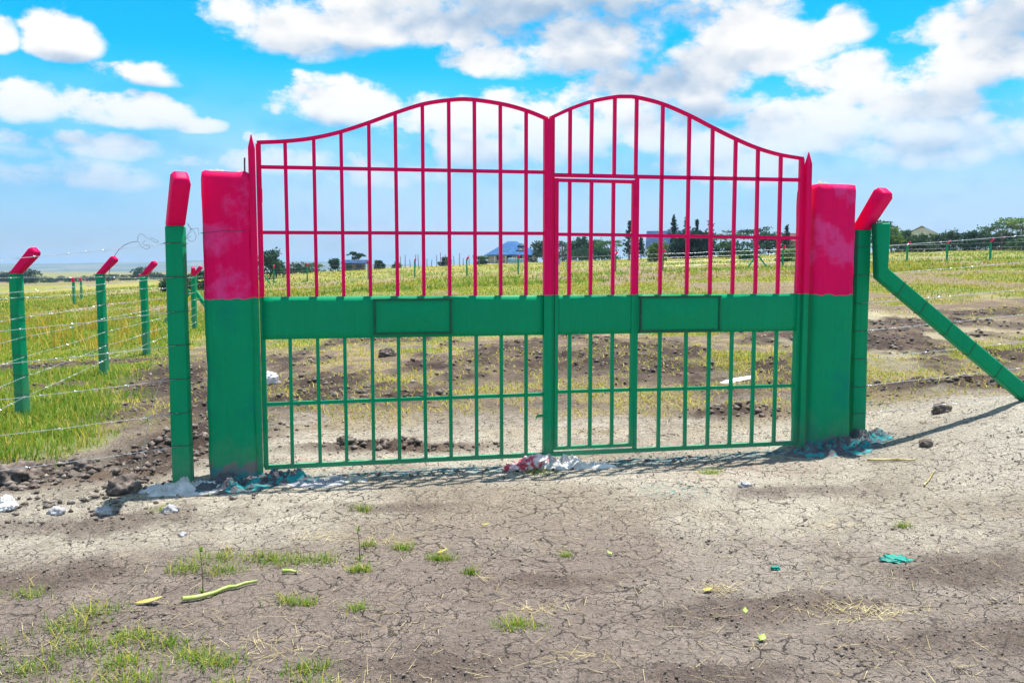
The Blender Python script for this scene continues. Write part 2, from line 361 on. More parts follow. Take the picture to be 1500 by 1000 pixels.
def rough_mask(x, y):
    """trampled, crumbly patches on the bare earth before the gate"""
    d = 0
    for (cx, cy, rx, ry) in ((1.15, 3.75, .55, .22), (2.35, 4.15, .75, .30), (-0.25, 3.15, .45, .18), (0.7, 3.0, .5, .15), (2.0, 3.35, .6, .2), (-2.4, 4.3, .5, .3), (0.2, 4.15, .35, .12), (-0.9, 5.6, .5, .15), (1.9, 5.9, .6, .16), (-2.6, 5.3, .9, .35)):
        d = np.maximum(d, gauss(x, y, cx, cy, rx, ry, 0.1))
    return np.clip(d * 1.3 + (fbm(x * 5, y * 5, 4, 131, .6) - .5) * 1.5 - .15, 0, 1) * sst(6.6, 6.0, y)
def masks(x, y):
    n = fbm(x * 0.55, y * 0.55, 4, 41); n2 = fbm(x * 2.2, y * 2.2, 4, 51); n3 = fbm(x * 0.12, y * 0.12, 3, 61); nf = fbm(x * 0.25, y * 0.06, 4, 71)
    dug = np.clip(dug_mask(x, y) * 1.7 + (n2 - 0.5) * 1.4 - 0.25, 0, 1)
    left = sst(-3.95, -4.5, x + (n2 - 0.5) * 1.3 + 0.30 * np.maximum(y - 8.4, 0)) * sst(6.7, 7.6, y + (n2 - 0.5) * 1.4 + 0.12 * (x + 5)) * (0.65 + 0.5 * sst(0.3, 0.55, n))
    field = sst(18, 27, y + (n - 0.5) * 16 + 1.2 * np.clip(x - 2, 0, 6) * -0.6)
    patch = sst(0.55, 0.72, n + 0.25 * (n2 - 0.5)) * sst(9.5, 14, y)
    grass = np.clip(np.maximum(np.maximum(left, field * (0.72 + 0.5 * (nf - 0.3))), patch * 0.75), 0, 1)
    # bare strips across the field
    strips = np.maximum(np.exp(-((y - 66 - 0.1 * x) / 1.6) ** 2), 0.8 * np.exp(-((y - 38 - 0.06 * x + 3 * (n3 - 0.5)) / 1.5) ** 2) * sst(0.35, 0.6, nf))
    strips = np.maximum(strips, 0.9 * gauss(x, y, -14, 44, 6, 3)); strips = np.maximum(strips, 0.8 * np.exp(-((y - 95 + 0.05 * x + 8 * (n3 - .5)) / 1.6) ** 2)); strips = np.maximum(strips, 0.9 * sst(0.53, 0.66, nf) * sst(16, 22, y) * sst(125, 80, y))
    # pale footpath on the right
    path = np.exp(-((x - (6.5 + 0.30 * (y - 14) + 0.5 * np.sin(y * 0.4))) / (0.55 + 0.012 * y)) ** 2) * sst(9, 14, y) * sst(60, 35, y)
    path = np.maximum(path, 0.8 * np.exp(-((y - 15.5 - 0.2 * (x - 6)) / 1.5) ** 2) * sst(3.5, 6.5, x))
    grass = grass * (1 - strips * 0.9) * (1 - path) * (1 - dug * 0.95)
    return dict(dug=dug, left=left, field=field, grass=grass, strips=strips, path=path, n=n, n2=n2, nf=nf, n3=n3)

def build_ground():
    rr = [0.25]
    while rr[-1] < 5200:
        q = rr[-1]; rr.append(q * (1.04 if q < 2 else 1.0075 if q < 16 else 1.014 if q < 60 else 1.03 if q < 300 else 1.08))
    rr = np.array(rr)
    th = np.concatenate([np.linspace(-50, 50, 760), np.linspace(50, 310, 90)[1:-1]])
    th = np.radians(90 - th)
    A, B = np.meshgrid(rr, th, indexing='ij')
    x = (A * np.cos(B)); y = (A * np.sin(B)); nr, nt = A.shape
    z = terrain(x, y)
    V3 = np.stack([x, y, z], -1).reshape(-1, 3)
    i = np.arange(nr - 1)[:, None]; j = np.arange(nt)[None, :]; j2 = (j + 1) % nt
    q = np.stack([i * nt + j, i * nt + j2, (i + 1) * nt + j2, (i + 1) * nt + j], -1).reshape(-1, 4)[:, ::-1]
    o = npmesh('ground', V3, q, 'ground', True)
    # close the small hole under the camera
    m = masks(x, y)
    C = lambda *c: np.array(c)[None, None, :]
    def lerp(a, b, f): return a + (b - a) * f[..., None]
    tan = lerp(C(0.40, 0.34, 0.27), C(0.60, 0.54, 0.445), sst(0.30, 0.60, m['n'] + 0.4 * (m['n2'] - 0.5)))
    front = sst(5.6, 3.7, y + 2.2 * (m['n'] - 0.5) - 0.05 * x) * sst(0.2, 0.5, m['n2'] + 0.25)
    col = lerp(tan, C(0.31, 0.25, 0.22), front * 0.8)
    rgm = rough_mask(x, y); col = lerp(col, C(0.18, 0.14, 0.12), rgm * 0.8)
    inside = sst(7.6, 9.6, y + 2 * (m['n2'] - 0.5)); col = lerp(col, lerp(C(0.15, 0.11, 0.085), C(0.32, 0.25, 0.14), sst(0.35, 0.6, m['n2'])), inside * 0.85)
    col = lerp(col, C(0.60, 0.56, 0.48), gauss(x, y, 4.9, 6.6, 2.0, 1.3) * 0.8)
    col = lerp(col, C(0.46, 0.40, 0.28), m['path'])
    gcol = lerp(C(0.14, 0.22, 0.018), C(0.33, 0.31, 0.05), sst(0.32, 0.66, m['nf'] * 0.6 + m['n2'] * 0.4))
    gcol = lerp(gcol, C(0.30, 0.27, 0.08), sst(60, 130, y) * sst(0.35, 0.6, fbm(x * 0.05, y * 0.16, 4, 87)) * 0.9)
    col = lerp(col, gcol, m['grass'] * 0.92)
    col = lerp(col, C(0.21, 0.155, 0.11), np.clip(m['strips'], 0, 1) * 0.75 * sst(14, 20, y))
    col = lerp(col, lerp(C(0.07, 0.05, 0.042), C(0.18, 0.135, 0.105), sst(0.4, 0.75, m['n2'])), m['dug'])
    far = sst(180, 320, np.hypot(x, y)); col = lerp(col, lerp(C(0.20, 0.15, 0.09), C(0.22, 0.22, 0.07), sst(0.4, 0.6, fbm(x * 0.01, y * 0.03, 3, 81))), far)
    crack = np.clip((1 - m['grass'] * 1.6) * (1 - m['dug'] * 1.3) * (1 - rgm * .7), 0, 1) * sst(16, 9, np.hypot(x, y))
    at = o.data.attributes.new('tint', 'FLOAT_COLOR', 'POINT')
    at.data.foreach_set('color', np.concatenate([col, crack[..., None]], -1).astype(np.float32).ravel())
    return tag(o, 'dry cracked earth in front of the gate and grassy field behind it', None, kind='structure')

m, t, p = newmat('ground')
w = wpos(t); at = t.nodes.new('ShaderNodeAttribute'); at.attribute_name = 'tint'
crk = V(t, at.outputs['Alpha'])
wx = t.nodes.new('ShaderNodeSeparateXYZ'); t.links.new(w, wx.inputs[0]); X, Y, Z = (V(t, wx.outputs[i]) for i in range(3))
flat = t.nodes.new('ShaderNodeCombineXYZ'); t.links.new(X.k, flat.inputs[0]); t.links.new(Y.k, flat.inputs[1])
na = nnoise(t, flat.outputs[0], 5, 8, 0.65); nb = nnoise(t, flat.outputs[0], 38, 6, 0.7); nc = nnoise(t, flat.outputs[0], 1.4, 5, 0.6)
# cracks: warped voronoi edges at two sizes
wn = t.nodes.new('ShaderNodeTexNoise'); wn.inputs['Scale'].default_value = 9; wn.inputs['Detail'].default_value = 5; t.links.new(flat.outputs[0], wn.inputs[0])
wa = t.nodes.new('ShaderNodeVectorMath'); wa.operation = 'MULTIPLY_ADD'; wa.inputs[1].default_value = (0.20, 0.20, 0)
t.links.new(wn.outputs['Color'], wa.inputs[0]); t.links.new(flat.outputs[0], wa.inputs[2])
def vor(scale):
    v = t.nodes.new('ShaderNodeTexVoronoi'); v.voronoi_dimensions = '2D'; v.feature = 'DISTANCE_TO_EDGE'; v.inputs['Scale'].default_value = scale
    t.links.new(wa.outputs[0], v.inputs[0]); return V(t, v.outputs[0])
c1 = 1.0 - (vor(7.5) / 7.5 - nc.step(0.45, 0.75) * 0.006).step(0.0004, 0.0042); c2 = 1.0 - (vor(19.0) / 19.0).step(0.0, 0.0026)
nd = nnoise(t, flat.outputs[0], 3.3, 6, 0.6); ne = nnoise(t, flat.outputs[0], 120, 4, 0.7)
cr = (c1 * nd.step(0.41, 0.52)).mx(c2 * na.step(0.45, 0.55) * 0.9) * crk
hsv = t.nodes.new('ShaderNodeHueSaturation'); t.links.new(at.outputs['Color'], hsv.inputs['Color'])
t.links.new((na.step(0.25, 0.8) * 0.46 + nb.step(0.30, 0.70) * 0.52 + ne.step(0.3, 0.7) * 0.34 + 0.29).k, hsv.inputs['Value']); hsv.inputs['Saturation'].default_value = 1.05  # random soil tone, its speckle strengthened in place of weak bump shading
c = hsv.outputs[0]
c = cmix(t, nb.step(0.60, 0.68) * 0.7 * crk, c, (0.11, 0.09, 0.09))               # dark specks painted in for bump shading, weak under the high sun
c = cmix(t, cr * 0.88, c, (0.07, 0.055, 0.05))  # darker moist soil in the cracks, with shade of their depth painted in
# paint spilled by the painters: teal under the gate and round the footings, pink drops in front of the right leaf
gx, gy = X + 1.886, Y - 6.408
ly = gy * math.cos(R(12.05)) - gx * math.sin(R(12.05)); lx = gx * math.cos(R(12.05)) + gy * math.sin(R(12.05))
under = (1.0 - (ly + 0.06)._m('ABSOLUTE').step(0.03, 0.20)) * lx.step(-0.7, -0.4) * (1.0 - lx.step(5.0, 5.5))
foot = (1.0 - ((lx - 4.75)._m('ABSOLUTE') + (ly + 0.12)._m('ABSOLUTE') * 1.4).step(0.25, 0.8)).mx(1.0 - ((lx + 0.15)._m('ABSOLUTE') + (ly + 0.18)._m('ABSOLUTE') * 1.6).step(0.2, 0.65))
spl = nnoise(t, flat.outputs[0], 16, 6, 0.7); spl2 = nnoise(t, flat.outputs[0], 22, 6, 0.75)
c = cmix(t, (under * 0.9).mx(foot) * spl.step(0.46, 0.54), c, cmix(t, nb.step(0.4, 0.6), (0.01, 0.30, 0.30), (0.03, 0.10, 0.22)))
pk = (1.0 - ((lx - 3.6) / 1.1)._m('ABSOLUTE').step(0.3, 1.0)) * (1.0 - ((ly + 0.55) / 0.45)._m('ABSOLUTE').step(0.3, 1.0))
c = cmix(t, pk * spl2.step(0.52, 0.66) * 0.5, c, (0.62, 0.16, 0.20))
tl = (1.0 - ((lx - 2.9) / 0.35)._m('ABSOLUTE').step(0.3, 1.0)) * (1.0 - ((ly + 1.0) / 0.3)._m('ABSOLUTE').step(0.3, 1.0))
c = cmix(t, tl * spl2.step(0.54, 0.60) * 0.8, c, (0.02, 0.42, 0.38))
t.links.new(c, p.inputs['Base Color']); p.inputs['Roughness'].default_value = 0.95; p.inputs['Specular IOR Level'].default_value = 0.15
bump(t, p, na * 0.05 + nb * 0.045 + ne * 0.014 - cr * 0.02, 1.0, 1.0)
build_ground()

# ------------------------------------------------------------------ distant hills
def hills():
    xs = np.linspace(-4300, 600, 220); V_, F_ = [], []
    for k, (yy, f) in enumerate(((2300, 0.0), (2700, 0.55), (3100, 1.0), (3600, 0.3), (4300, 0.0))):
        h = -12 + f * (16 + 42 * fbm(xs * 0.0009, xs * 0 + 3, 4, 91) + 6 * fbm(xs * 0.008, xs * 0 + 1, 3, 95)) * sst(500, -900, xs)
        V_.append(np.stack([xs, np.full_like(xs, yy) - xs * 0.08, h], -1))
    V_ = np.concatenate(V_); n = len(xs)
    q = np.array([(k * n + i, k * n + i + 1, (k + 1) * n + i + 1, (k + 1) * n + i) for k in range(4) for i in range(n - 1)])
    tag(npmesh('hills', V_, q, 'hill_scrub', True), 'low blue hills on the horizon', None, kind='structure')
hills()

# ------------------------------------------------------------------ the gate
GO = Vector((-1.886, 6.408, 0)); GA = R(12.05)
def gw(lx, ly, z=0):
    return Vector((GO.x + lx * math.cos(GA) - ly * math.sin(GA), GO.y + lx * math.sin(GA) + ly * math.cos(GA), z))
TOPL = [(0.0, 2.435), (0.214, 2.452), (0.412, 2.482), (0.614, 2.535), (0.818, 2.608), (1.024, 2.690), (1.233, 2.762), (1.444, 2.802), (1.604, 2.812), (1.857, 2.786), (2.054, 2.741), (2.215, 2.685)]
TOPR = [(2.235, 2.692), (2.399, 2.770), (2.574, 2.835), (2.762, 2.877), (2.854, 2.886), (2.959, 2.884), (3.17, 2.843), (3.403, 2.762), (3.609, 2.673), (3.812, 2.588), (4.018, 2.515), (4.226, 2.465), (4.452, 2.436)]
def spline(pts, n=64):
    """smooth curve through points (Catmull-Rom in x)"""
    P = [np.array(q) for q in pts]; P = [2 * P[0] - P[1]] + P + [2 * P[-1] - P[-2]]; out = []
    per = max(2, n // (len(pts) - 1))
    for i in range(1, len(P) - 2):
        for k in range(per):
            u = k / per
            out.append(0.5 * ((2 * P[i]) + (-P[i - 1] + P[i + 1]) * u + (2 * P[i - 1] - 5 * P[i] + 4 * P[i + 1] - P[i + 2]) * u * u + (-P[i - 1] + 3 * P[i] - 3 * P[i + 1] + P[i + 2]) * u ** 3))
    out.append(P[-2]); return np.array(out)
CL, CR = spline(TOPL), spline(TOPR)
def top_at(c, x): return float(np.interp(x, c[:, 0], c[:, 1]))
ZB, ZT = 0.978, 1.296          # sheet band
rnd = random.Random(4)
def pyramid(parent, x0, x1, z0, z1):
    """raised diamond panel pressed out of the sheet, with its dark bead"""
    m = MB(); d = -0.023; y0 = -0.034
    m.add([(x0, y0, z0), (x1, y0, z0), (x1, y0, z1), (x0, y0, z1), ((x0 + x1) / 2 - 0.06, y0 + d, (z0 + z1) / 2), ((x0 + x1) / 2 + 0.06, y0 + d, (z0 + z1) / 2)],
          [(0, 1, 5, 4), (1, 2, 5), (2, 3, 4, 5), (3, 0, 4)])
    o = m.build('raised_panel', 'enamel_green', parent)
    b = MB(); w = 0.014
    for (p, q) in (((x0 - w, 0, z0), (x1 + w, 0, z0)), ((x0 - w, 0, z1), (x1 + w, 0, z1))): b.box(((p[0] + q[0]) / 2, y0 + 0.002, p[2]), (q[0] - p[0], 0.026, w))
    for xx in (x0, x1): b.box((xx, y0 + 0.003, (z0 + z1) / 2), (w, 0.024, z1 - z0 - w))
    b.build('bead', 'dark_green_seal', o)
def sheet(parent, x0, x1):
    """thin sheet steel, a little buckled"""
    nx, nz = 26, 7; vs, fs = [], []
    for j in range(nz):
        for i in range(nx):
            x = x0 + (x1 - x0) * i / (nx - 1); z = ZB + (ZT - ZB) * j / (nz - 1)
            e = min(i, nx - 1 - i, 1) * min(j, nz - 1 - j, 1)
            vs.append((x, -0.016 + e * 0.007 * (mnoise.noise((x * 3.1, z * 4, 2.7))), z))
    for j in range(nz - 1):
        for i in range(nx - 1):
            a = j * nx + i; fs.append((a, a + 1, a + nx + 1, a + nx))
    m = MB(); m.add(vs, fs); o = m.build('sheet_panel', 'enamel_green', parent, True)
    sd = o.modifiers.new('thick', 'SOLIDIFY'); sd.thickness = 0.003; sd.offset = 1
    return o
def vbar(parent, x, zlo, zhi, mat, w=0.026, name='bar'):
    m = MB(); j = rnd.uniform(-0.003, 0.003); k = rnd.uniform(-0.003, 0.003)
    m.bar((x + j, 0, zlo), (x + k, 0, zhi), w, w); return m.build(name, mat, parent)
def hbar(parent, x0, x1, z0, z1, mat, w=0.026, name='rail', y=0.0):
    m = MB(); m.bar((x0, y, z0), (x1, y, z1), w, w - 0.004, (0, 1, 0)); return m.build(name, mat, parent)
# left leaf
gl = empty('gate_leaf', GO, GA, 'gate leaf of crimson bars and green sheet band, without a wicket door', 'gate', 'gate leaves')
m = MB(); m.sweep([(q[0], 0, q[1]) for q in CL], 0.026, 0.030); m.build('top_rail', 'enamel_red', gl)
vbar(gl, 0.012, 0.0, 2.425, 'enamel', 0.036, 'stile'); 
m = MB(); m.box((2.216, -0.006, 1.335), (0.062, 0.05, 2.70)); m.build('meeting_stile', 'enamel', gl)
LX = [0.204 * k for k in range(1, 11)]
for x in LX:
    vbar(gl, x, ZT - 0.01, top_at(CL, x) - 0.006, 'enamel_red'); vbar(gl, x + 0.004, 0.012, ZB + 0.01, 'enamel_green')
hbar(gl, 0.02, 2.19, 2.258, 2.270, 'enamel_red'); hbar(gl, 0.02, 2.19, 1.776, 1.788, 'enamel_red')
hbar(gl, 0.02, 2.19, 0.484, 0.494, 'enamel_green'); hbar(gl, 0.0, 2.19, 0.0, 0.0, 'enamel_green', 0.034, 'bottom_rail')
hbar(gl, 0.02, 2.19, ZT - 0.012, ZT - 0.012, 'enamel_green', 0.026, 'band_rail'); hbar(gl, 0.02, 2.19, ZB + 0.012, ZB + 0.012, 'enamel_green', 0.026, 'band_rail')
sheet(gl, 0.01, 2.187); pyramid(gl, 0.845, 1.430, 1.008, 1.270)
# right leaf
gr = empty('gate_leaf', GO, GA, 'gate leaf of crimson bars and green sheet band, with a wicket door', 'gate', 'gate leaves')
m = MB(); m.sweep([(q[0], 0, q[1]) for q in CR], 0.026, 0.030); m.build('top_rail', 'enamel_red', gr)
vbar(gr, 2.262, 0.02, 2.70, 'enamel', 0.024, 'stile'); vbar(gr, 4.440, -0.004, 2.435, 'enamel', 0.036, 'stile')
vbar(gr, 2.972, 0.0, 2.25, 'enamel', 0.030, 'door_jamb')
RX = [3.182, 3.416, 3.624, 3.829, 4.036, 4.244]
for x in RX:
    vbar(gr, x, ZT - 0.01, top_at(CR, x) - 0.006, 'enamel_red'); vbar(gr, x + 0.003, 0.012, ZB + 0.01, 'enamel_green')
WX = [2.402, 2.580, 2.770]
for x in WX + [2.955]: vbar(gr, x, 2.262, top_at(CR, x) - 0.006, 'enamel_red')
hbar(gr, 2.25, 4.43, 2.250, 2.258, 'enamel_red', 0.030); hbar(gr, 2.985, 4.43, 1.778, 1.770, 'enamel_red')
hbar(gr, 2.985, 4.43, 0.506, 0.502, 'enamel_green'); hbar(gr, 2.25, 4.45, 0.0, 0.0, 'enamel_green', 0.034, 'bottom_rail')
hbar(gr, 2.985, 4.43, ZT - 0.012, ZT - 0.012, 'enamel_green', 0.026, 'band_rail'); hbar(gr, 2.985, 4.43, ZB + 0.012, ZB + 0.012, 'enamel_green', 0.026, 'band_rail')
sheet(gr, 2.985, 4.425); pyramid(gr, 3.003, 3.697, 0.996, 1.278)
# wicket door: one part, its bars sub-parts
m = MB(); m.box((2.291, -0.004, 1.13), (0.028, 0.036, 2.19)); m.box((2.940, -0.004, 1.13), (0.028, 0.036, 2.19)); m.box((2.6155, -0.003, 2.210), (0.621, 0.034, 0.026)); m.box((2.6155, -0.003, 0.048), (0.621, 0.034, 0.026))
wd = m.build('wicket_door', 'enamel', gr)
for x in WX: vbar(wd, x, ZT - 0.01, 2.20, 'enamel_red'); vbar(wd, x + 0.003, 0.055, ZB + 0.01, 'enamel_green')
hbar(wd, 2.305, 2.926, 1.782, 1.782, 'enamel_red'); hbar(wd, 2.305, 2.926, 0.510, 0.510, 'enamel_green')
sheet(wd, 2.300, 2.930)
for z in (2.05, 1.62): m = MB(); m.tube([(2.957, -0.024, z - 0.035), (2.957, -0.024, z + 0.035)], 0.008, 6); m.build('hinge', 'enamel_red', wd)
m = MB(); m.box((2.18, -0.036, 0.325), (0.10, 0.014, 0.022)); m.tube([(2.14, -0.046, 0.325), (2.12, -0.05, 0.325), (2.115, -0.05, 0.30)], 0.006, 6); m.build('latch_bolt', 'enamel_green', gl)
for x, par in ((0.03, gl), (4.42, gr)):
    for z in (0.32, 2.05): m = MB(); m.tube([(x - 0.012 if x < 1 else x + 0.012, -0.008, z - 0.05), (x - 0.012 if x < 1 else x + 0.012, -0.008, z + 0.05)], 0.014, 8); m.build('hinge', 'enamel', par)

# ------------------------------------------------------------------ pillars
def pillar(x0, x1, y0, y1, h, seed, hinge_x, label, lean=0.0):
    root = empty('gate_pillar', gw(0, 0, 0), GA, label, 'pillar', 'gate pillars')
    bm = bmesh.new(); zb = -0.22
    nx, ny, nz = 9, 9, 42
    bmesh.ops.create_cube(bm, size=1)
    bmesh.ops.subdivide_edges(bm, edges=[e for e in bm.edges if abs((e.verts[0].co - e.verts[1].co).z) > 0.5], cuts=nz, use_grid_fill=True)
    bmesh.ops.subdivide_edges(bm, edges=[e for e in bm.edges if abs((e.verts[0].co - e.verts[1].co).x) > 0.5], cuts=nx, use_grid_fill=True)
    bmesh.ops.subdivide_edges(bm, edges=[e for e in bm.edges if abs((e.verts[0].co - e.verts[1].co).y) > 0.5], cuts=ny, use_grid_fill=True)
    w, d = x1 - x0, y1 - y0; rr = 0.035
    for v in bm.verts:
        u = Vector((v.co.x * w, v.co.y * d, (v.co.z + 0.5) * (h - zb) + zb))
        # round the vertical and upper edges
        cx = max(-w / 2 + rr, min(w / 2 - rr, u.x)); cy = max(-d / 2 + rr, min(d / 2 - rr, u.y)); cz = min(h - rr * 0.8, u.z)
        c_ = Vector((cx, cy, cz)); q = u - c_
        if q.length > 1e-6 and sum(abs(k) > 1e-6 for k in q) > 1: u = c_ + q.normalized() * rr
        n = Vector((q.x, q.y, 0)); n = n.normalized() if n.length > 1e-6 else Vector((0, 0, 0.6 if u.z > h - 0.01 else 0))
        k = 0.010 * mnoise.fractal(Vector((u.x * 3 + seed, u.y * 3, u.z * 2.2)), 0.7, 2.1, 4)
        if u.z < 0.35: k += 0.03 * (mnoise.noise(Vector((u.x * 7, u.y * 7 + seed, u.z * 8)))) * (0.35 - max(u.z, -0.1))
        if u.z < 0.1 and q.x < 0: k -= 0.03 * (0.1 - max(u.z, -0.1)) * 6 * 0.3
        u += n * k; u.z += 0.0
        v.co = Vector(((x0 + x1) / 2 + u.x + lean * (u.z - h), (y0 + y1) / 2 + u.y, u.z))
    me = bpy.data.meshes.new('shaft'); bm.to_mesh(me); bm.free()
    put(me, 'shaft', 'pillar_paint', root, True)
    # bare mortar left on the top
    vs, fs = [], []; n = 15
    for j in range(n):
        for i in range(n):
            a, b = i / (n - 1), j / (n - 1); e = min(a, 1 - a, b, 1 - b)
            x = x0 + 0.03 + (w - 0.06) * a; y = y0 + 0.03 + (d - 0.06) * b
            z = h - 0.012 + (0.035 if e > 0.01 else 0) * (0.35 + 0.9 * mnoise.fractal(Vector((x * 13 + seed, y * 13, 1)), 0.6, 2, 4))
            vs.append((x, y, z))
    for j in range(n - 1):
        for i in range(n - 1): a = j * n + i; fs.append((a, a + 1, a + n + 1, a + n))
    m = MB(); m.add(vs, fs); m.build('mortar_top', 'concrete', root, True)
    # steel hinge post with a cut point, set against the pillar
    m = MB(); s = 0.024; hx = hinge_x; hy = -0.03; zt, zp = 2.39, 2.505; j = 0.010
    vs = [(hx + a * s, hy + b * s, -0.18) for (a, b) in ((-1, -1), (1, -1), (1, 1), (-1, 1))] + [(hx + a * s - j * 0.3, hy + b * s, zt) for (a, b) in ((-1, -1), (1, -1), (1, 1), (-1, 1))] + [(hx - j * 0.3, hy, zp)]
    m.add(vs, [(3, 2, 1, 0), (0, 1, 5, 4), (1, 2, 6, 5), (2, 3, 7, 6), (3, 0, 4, 7), (4, 5, 8), (5, 6, 8), (6, 7, 8), (7, 4, 8)])
    m.build('hinge_post', 'enamel', root, bevel=0.004)
    return root
pl = pillar(-0.395, -0.052, -0.085, 0.30, 2.215, 3.0, -0.034, 'crimson and green masonry pillar with a steel rod stub on its top')
m = MB(); m.tube([(-0.10, 0.10, 2.19), (-0.10, 0.10, 2.30), (-0.098, 0.10, 2.335)], 0.006, 6); m.build('rebar', 'dark_wire', pl)
m = MB(); pts = []
for k, (x, y) in enumerate(((-0.06, -0.098), (-0.14, -0.099), (-0.22, -0.1005), (-0.31, -0.1), (-0.40, -0.097), (-0.413, 0.0), (-0.412, 0.15))): pts.append((x, y, 1.775 + 0.012 * math.sin(k * 1.1)))
m.tube(pts, 0.0022, 5); m.build('tie_wire', 'dark_wire', pl)
pillar(4.545, 4.925, -0.085, 0.27, 2.225, 9.0, 4.488, 'crimson and green masonry pillar close to the strutted fence post')

# ------------------------------------------------------------------ fence posts
def post_meshes(hs, w, arm, seed):
    """(shaft, arm) meshes of a cranked concrete post; arm = (dx, dy, dz) from the shaft's top centre"""
    m = MB(); vs, fs = [], []; n = 7
    for i in range(n):
        z = -0.25 + (hs + 0.25) * i / (n - 1); s = w * (1.04 - 0.08 * i / (n - 1)) / 2
        jx, jy = 0.006 * mnoise.noise((seed, z * 1.3, 0)), 0.006 * mnoise.noise((seed, z * 1.3, 5))
        vs += [(a * s + jx, b * s + jy, z) for (a, b) in ((-1, -1), (1, -1), (1, 1), (-1, 1))]
        if i: b = 4 * i; fs += [(b - 4 + k, b - 4 + (k + 1) % 4, b + (k + 1) % 4, b + k) for k in range(4)]
    fs += [(3, 2, 1, 0), tuple(4 * (n - 1) + k for k in range(4))]; m.add(vs, fs); a_ = m.mesh('shaft')
    m = MB(); A = Vector(arm); h = Vector((A.x, A.y, 0)); side = Vector((-h.y, h.x, 0)).normalized(); s = w * 0.48
    ax = A.normalized(); up = side.cross(ax); up = up if up.z > 0 else -up
    hd = h.normalized(); vs = []
    base = [hd * (-s) + side * -s, hd * s + side * -s, hd * s + side * s, hd * (-s) + side * s]
    vs += [b + Vector((0, 0, hs - 0.004)) for b in base]
    top = Vector((0, 0, hs)) + A
    for k, f in ((0, 1.0), (0.045, 0.72)):
        vs += [top + ax * k + (up * s * f * q + side * s * f * r_) for (q, r_) in ((1, -1), (-1, -1), (-1, 1), (1, 1))]
    fs = [(3, 2, 1, 0), (8, 9, 10, 11)]
    for b in (4, 8): fs += [(b - 4 + k, b - 4 + (k + 1) % 4, b + (k + 1) % 4, b + k) for k in range(4)]
    m.add(vs, fs); return a_, m.mesh('arm')
def fence_post(x, y, rz, hs, w, arm, label, group, seed=1, ties=(), z=None, bev=0.016):
    z = tz(x, y) if z is None else z
    root = empty('fence_post', (x, y, z), rz, label, 'fence post', group)
    a_, b_ = post_meshes(hs, w, arm, seed)
    put(a_, 'shaft', 'post_green', root, True, bev, 3); put(b_, 'arm', 'post_red', root, True, bev, 3)
    for k, h in enumerate(ties):
        s = w / 2 + 0.003; m = MB(); q = 0.006 * math.sin(k * 2.3)
        m.tube([(-s, -s, h), (0, -s - 0.001, h + q), (s, -s, h + 0.004), (s, s, h), (0, s, h - q), (-s, s, h), (-s, -s, h)], 0.0022, 5, False); m.build('tie_wire', 'dark_wire', root)
    return root
WH = [1.78 - 0.245 * k for k in range(7)]
NP = (-2.425, 6.19); CP = (-4.75, 5.75); RP = (3.075, 7.575); NR = (7.5, 8.55)
fence_post(*NP, R(8), 1.905, 0.128, (0.11, -0.27, 0.30), 'cranked concrete fence post standing close against the pillar with the rod stub', 'fence posts beside the gate', 3.1, WH, z=-0.09)
fence_post(*CP, R(20), 1.88, 0.128, (-0.05, -0.27, 0.30), 'cranked concrete corner post at the road end of the weedy field', 'posts along the weedy field', 7.3, WH[:3])
fence_post(*RP, R(12), 1.935, 0.135, (0.05, -0.22, 0.29), 'cranked concrete fence post with a leaning strut beside it', 'fence posts beside the gate', 5.7, WH, z=-0.085)
fence_post(*NR, R(12), 1.9, 0.135, (0.05, -0.22, 0.29), 'cranked concrete fence post beyond the foot of the leaning strut', 'fence posts beside the gate', 8.7, WH[:3])
ROW = [(-6.11, 10.54, -0.30), (-7.34, 15.26, -0.32), (-8.22, 19.1, -0.43), (-9.4, 23.6, -0.49), (-10.5, 28.2, -0.50)]
for k, (x, y, z) in enumerate(ROW):
    fence_post(x, y, R(-14 + 4 * (k % 2)), 1.81, 0.125, (0.27, 0.02, 0.26), '%s fence post of the row running back along the weedy field, counted from the road' % ('second', 'third', 'fourth', 'fifth', 'sixth')[k], 'posts along the weedy field', 11.0 + k, WH if k < 2 else (), z=min(z, tz(x, y)))
# strut: a cranked post laid against the right post
sp = [Vector((3.20, 7.46, 1.90)), Vector((3.21, 7.455, 1.47)), Vector((4.78, 7.54, 0.22)), Vector((5.02, 7.57, 0.0))]
st = empty('leaning_strut', (4.6, 7.5, tz(4.6, 7.5)), 0, 'green cranked concrete strut leaning on the fence post, its foot in pale earth', 'strut')
m = MB(); m.sweep(sp, 0.125, 0.115); o = m.build('shaft', 'post_green', st, True, 0.016, 3); o.location = -Vector(st.location)
for k, f in enumerate((0.1, 0.23, 0.38, 0.52, 0.68, 0.84)):
    q = sp[1].lerp(sp[2], f) - Vector(st.location); b = MB(); a = (sp[2] - sp[1]).normalized(); r_ = a.cross(Vector((0, 1, 0))).normalized()
    b.tube([q + r_ * 0.066 + Vector((0, 0.06, 0)), q + r_ * 0.066 + Vector((0, -0.061, 0)), q - r_ * 0.066 + a * 0.02 + Vector((0, -0.061, 0)), q - r_ * 0.066 + a * 0.02 + Vector((0, 0.06, 0))], 0.0025, 5); b.build('tie_wire', 'dark_wire', st)

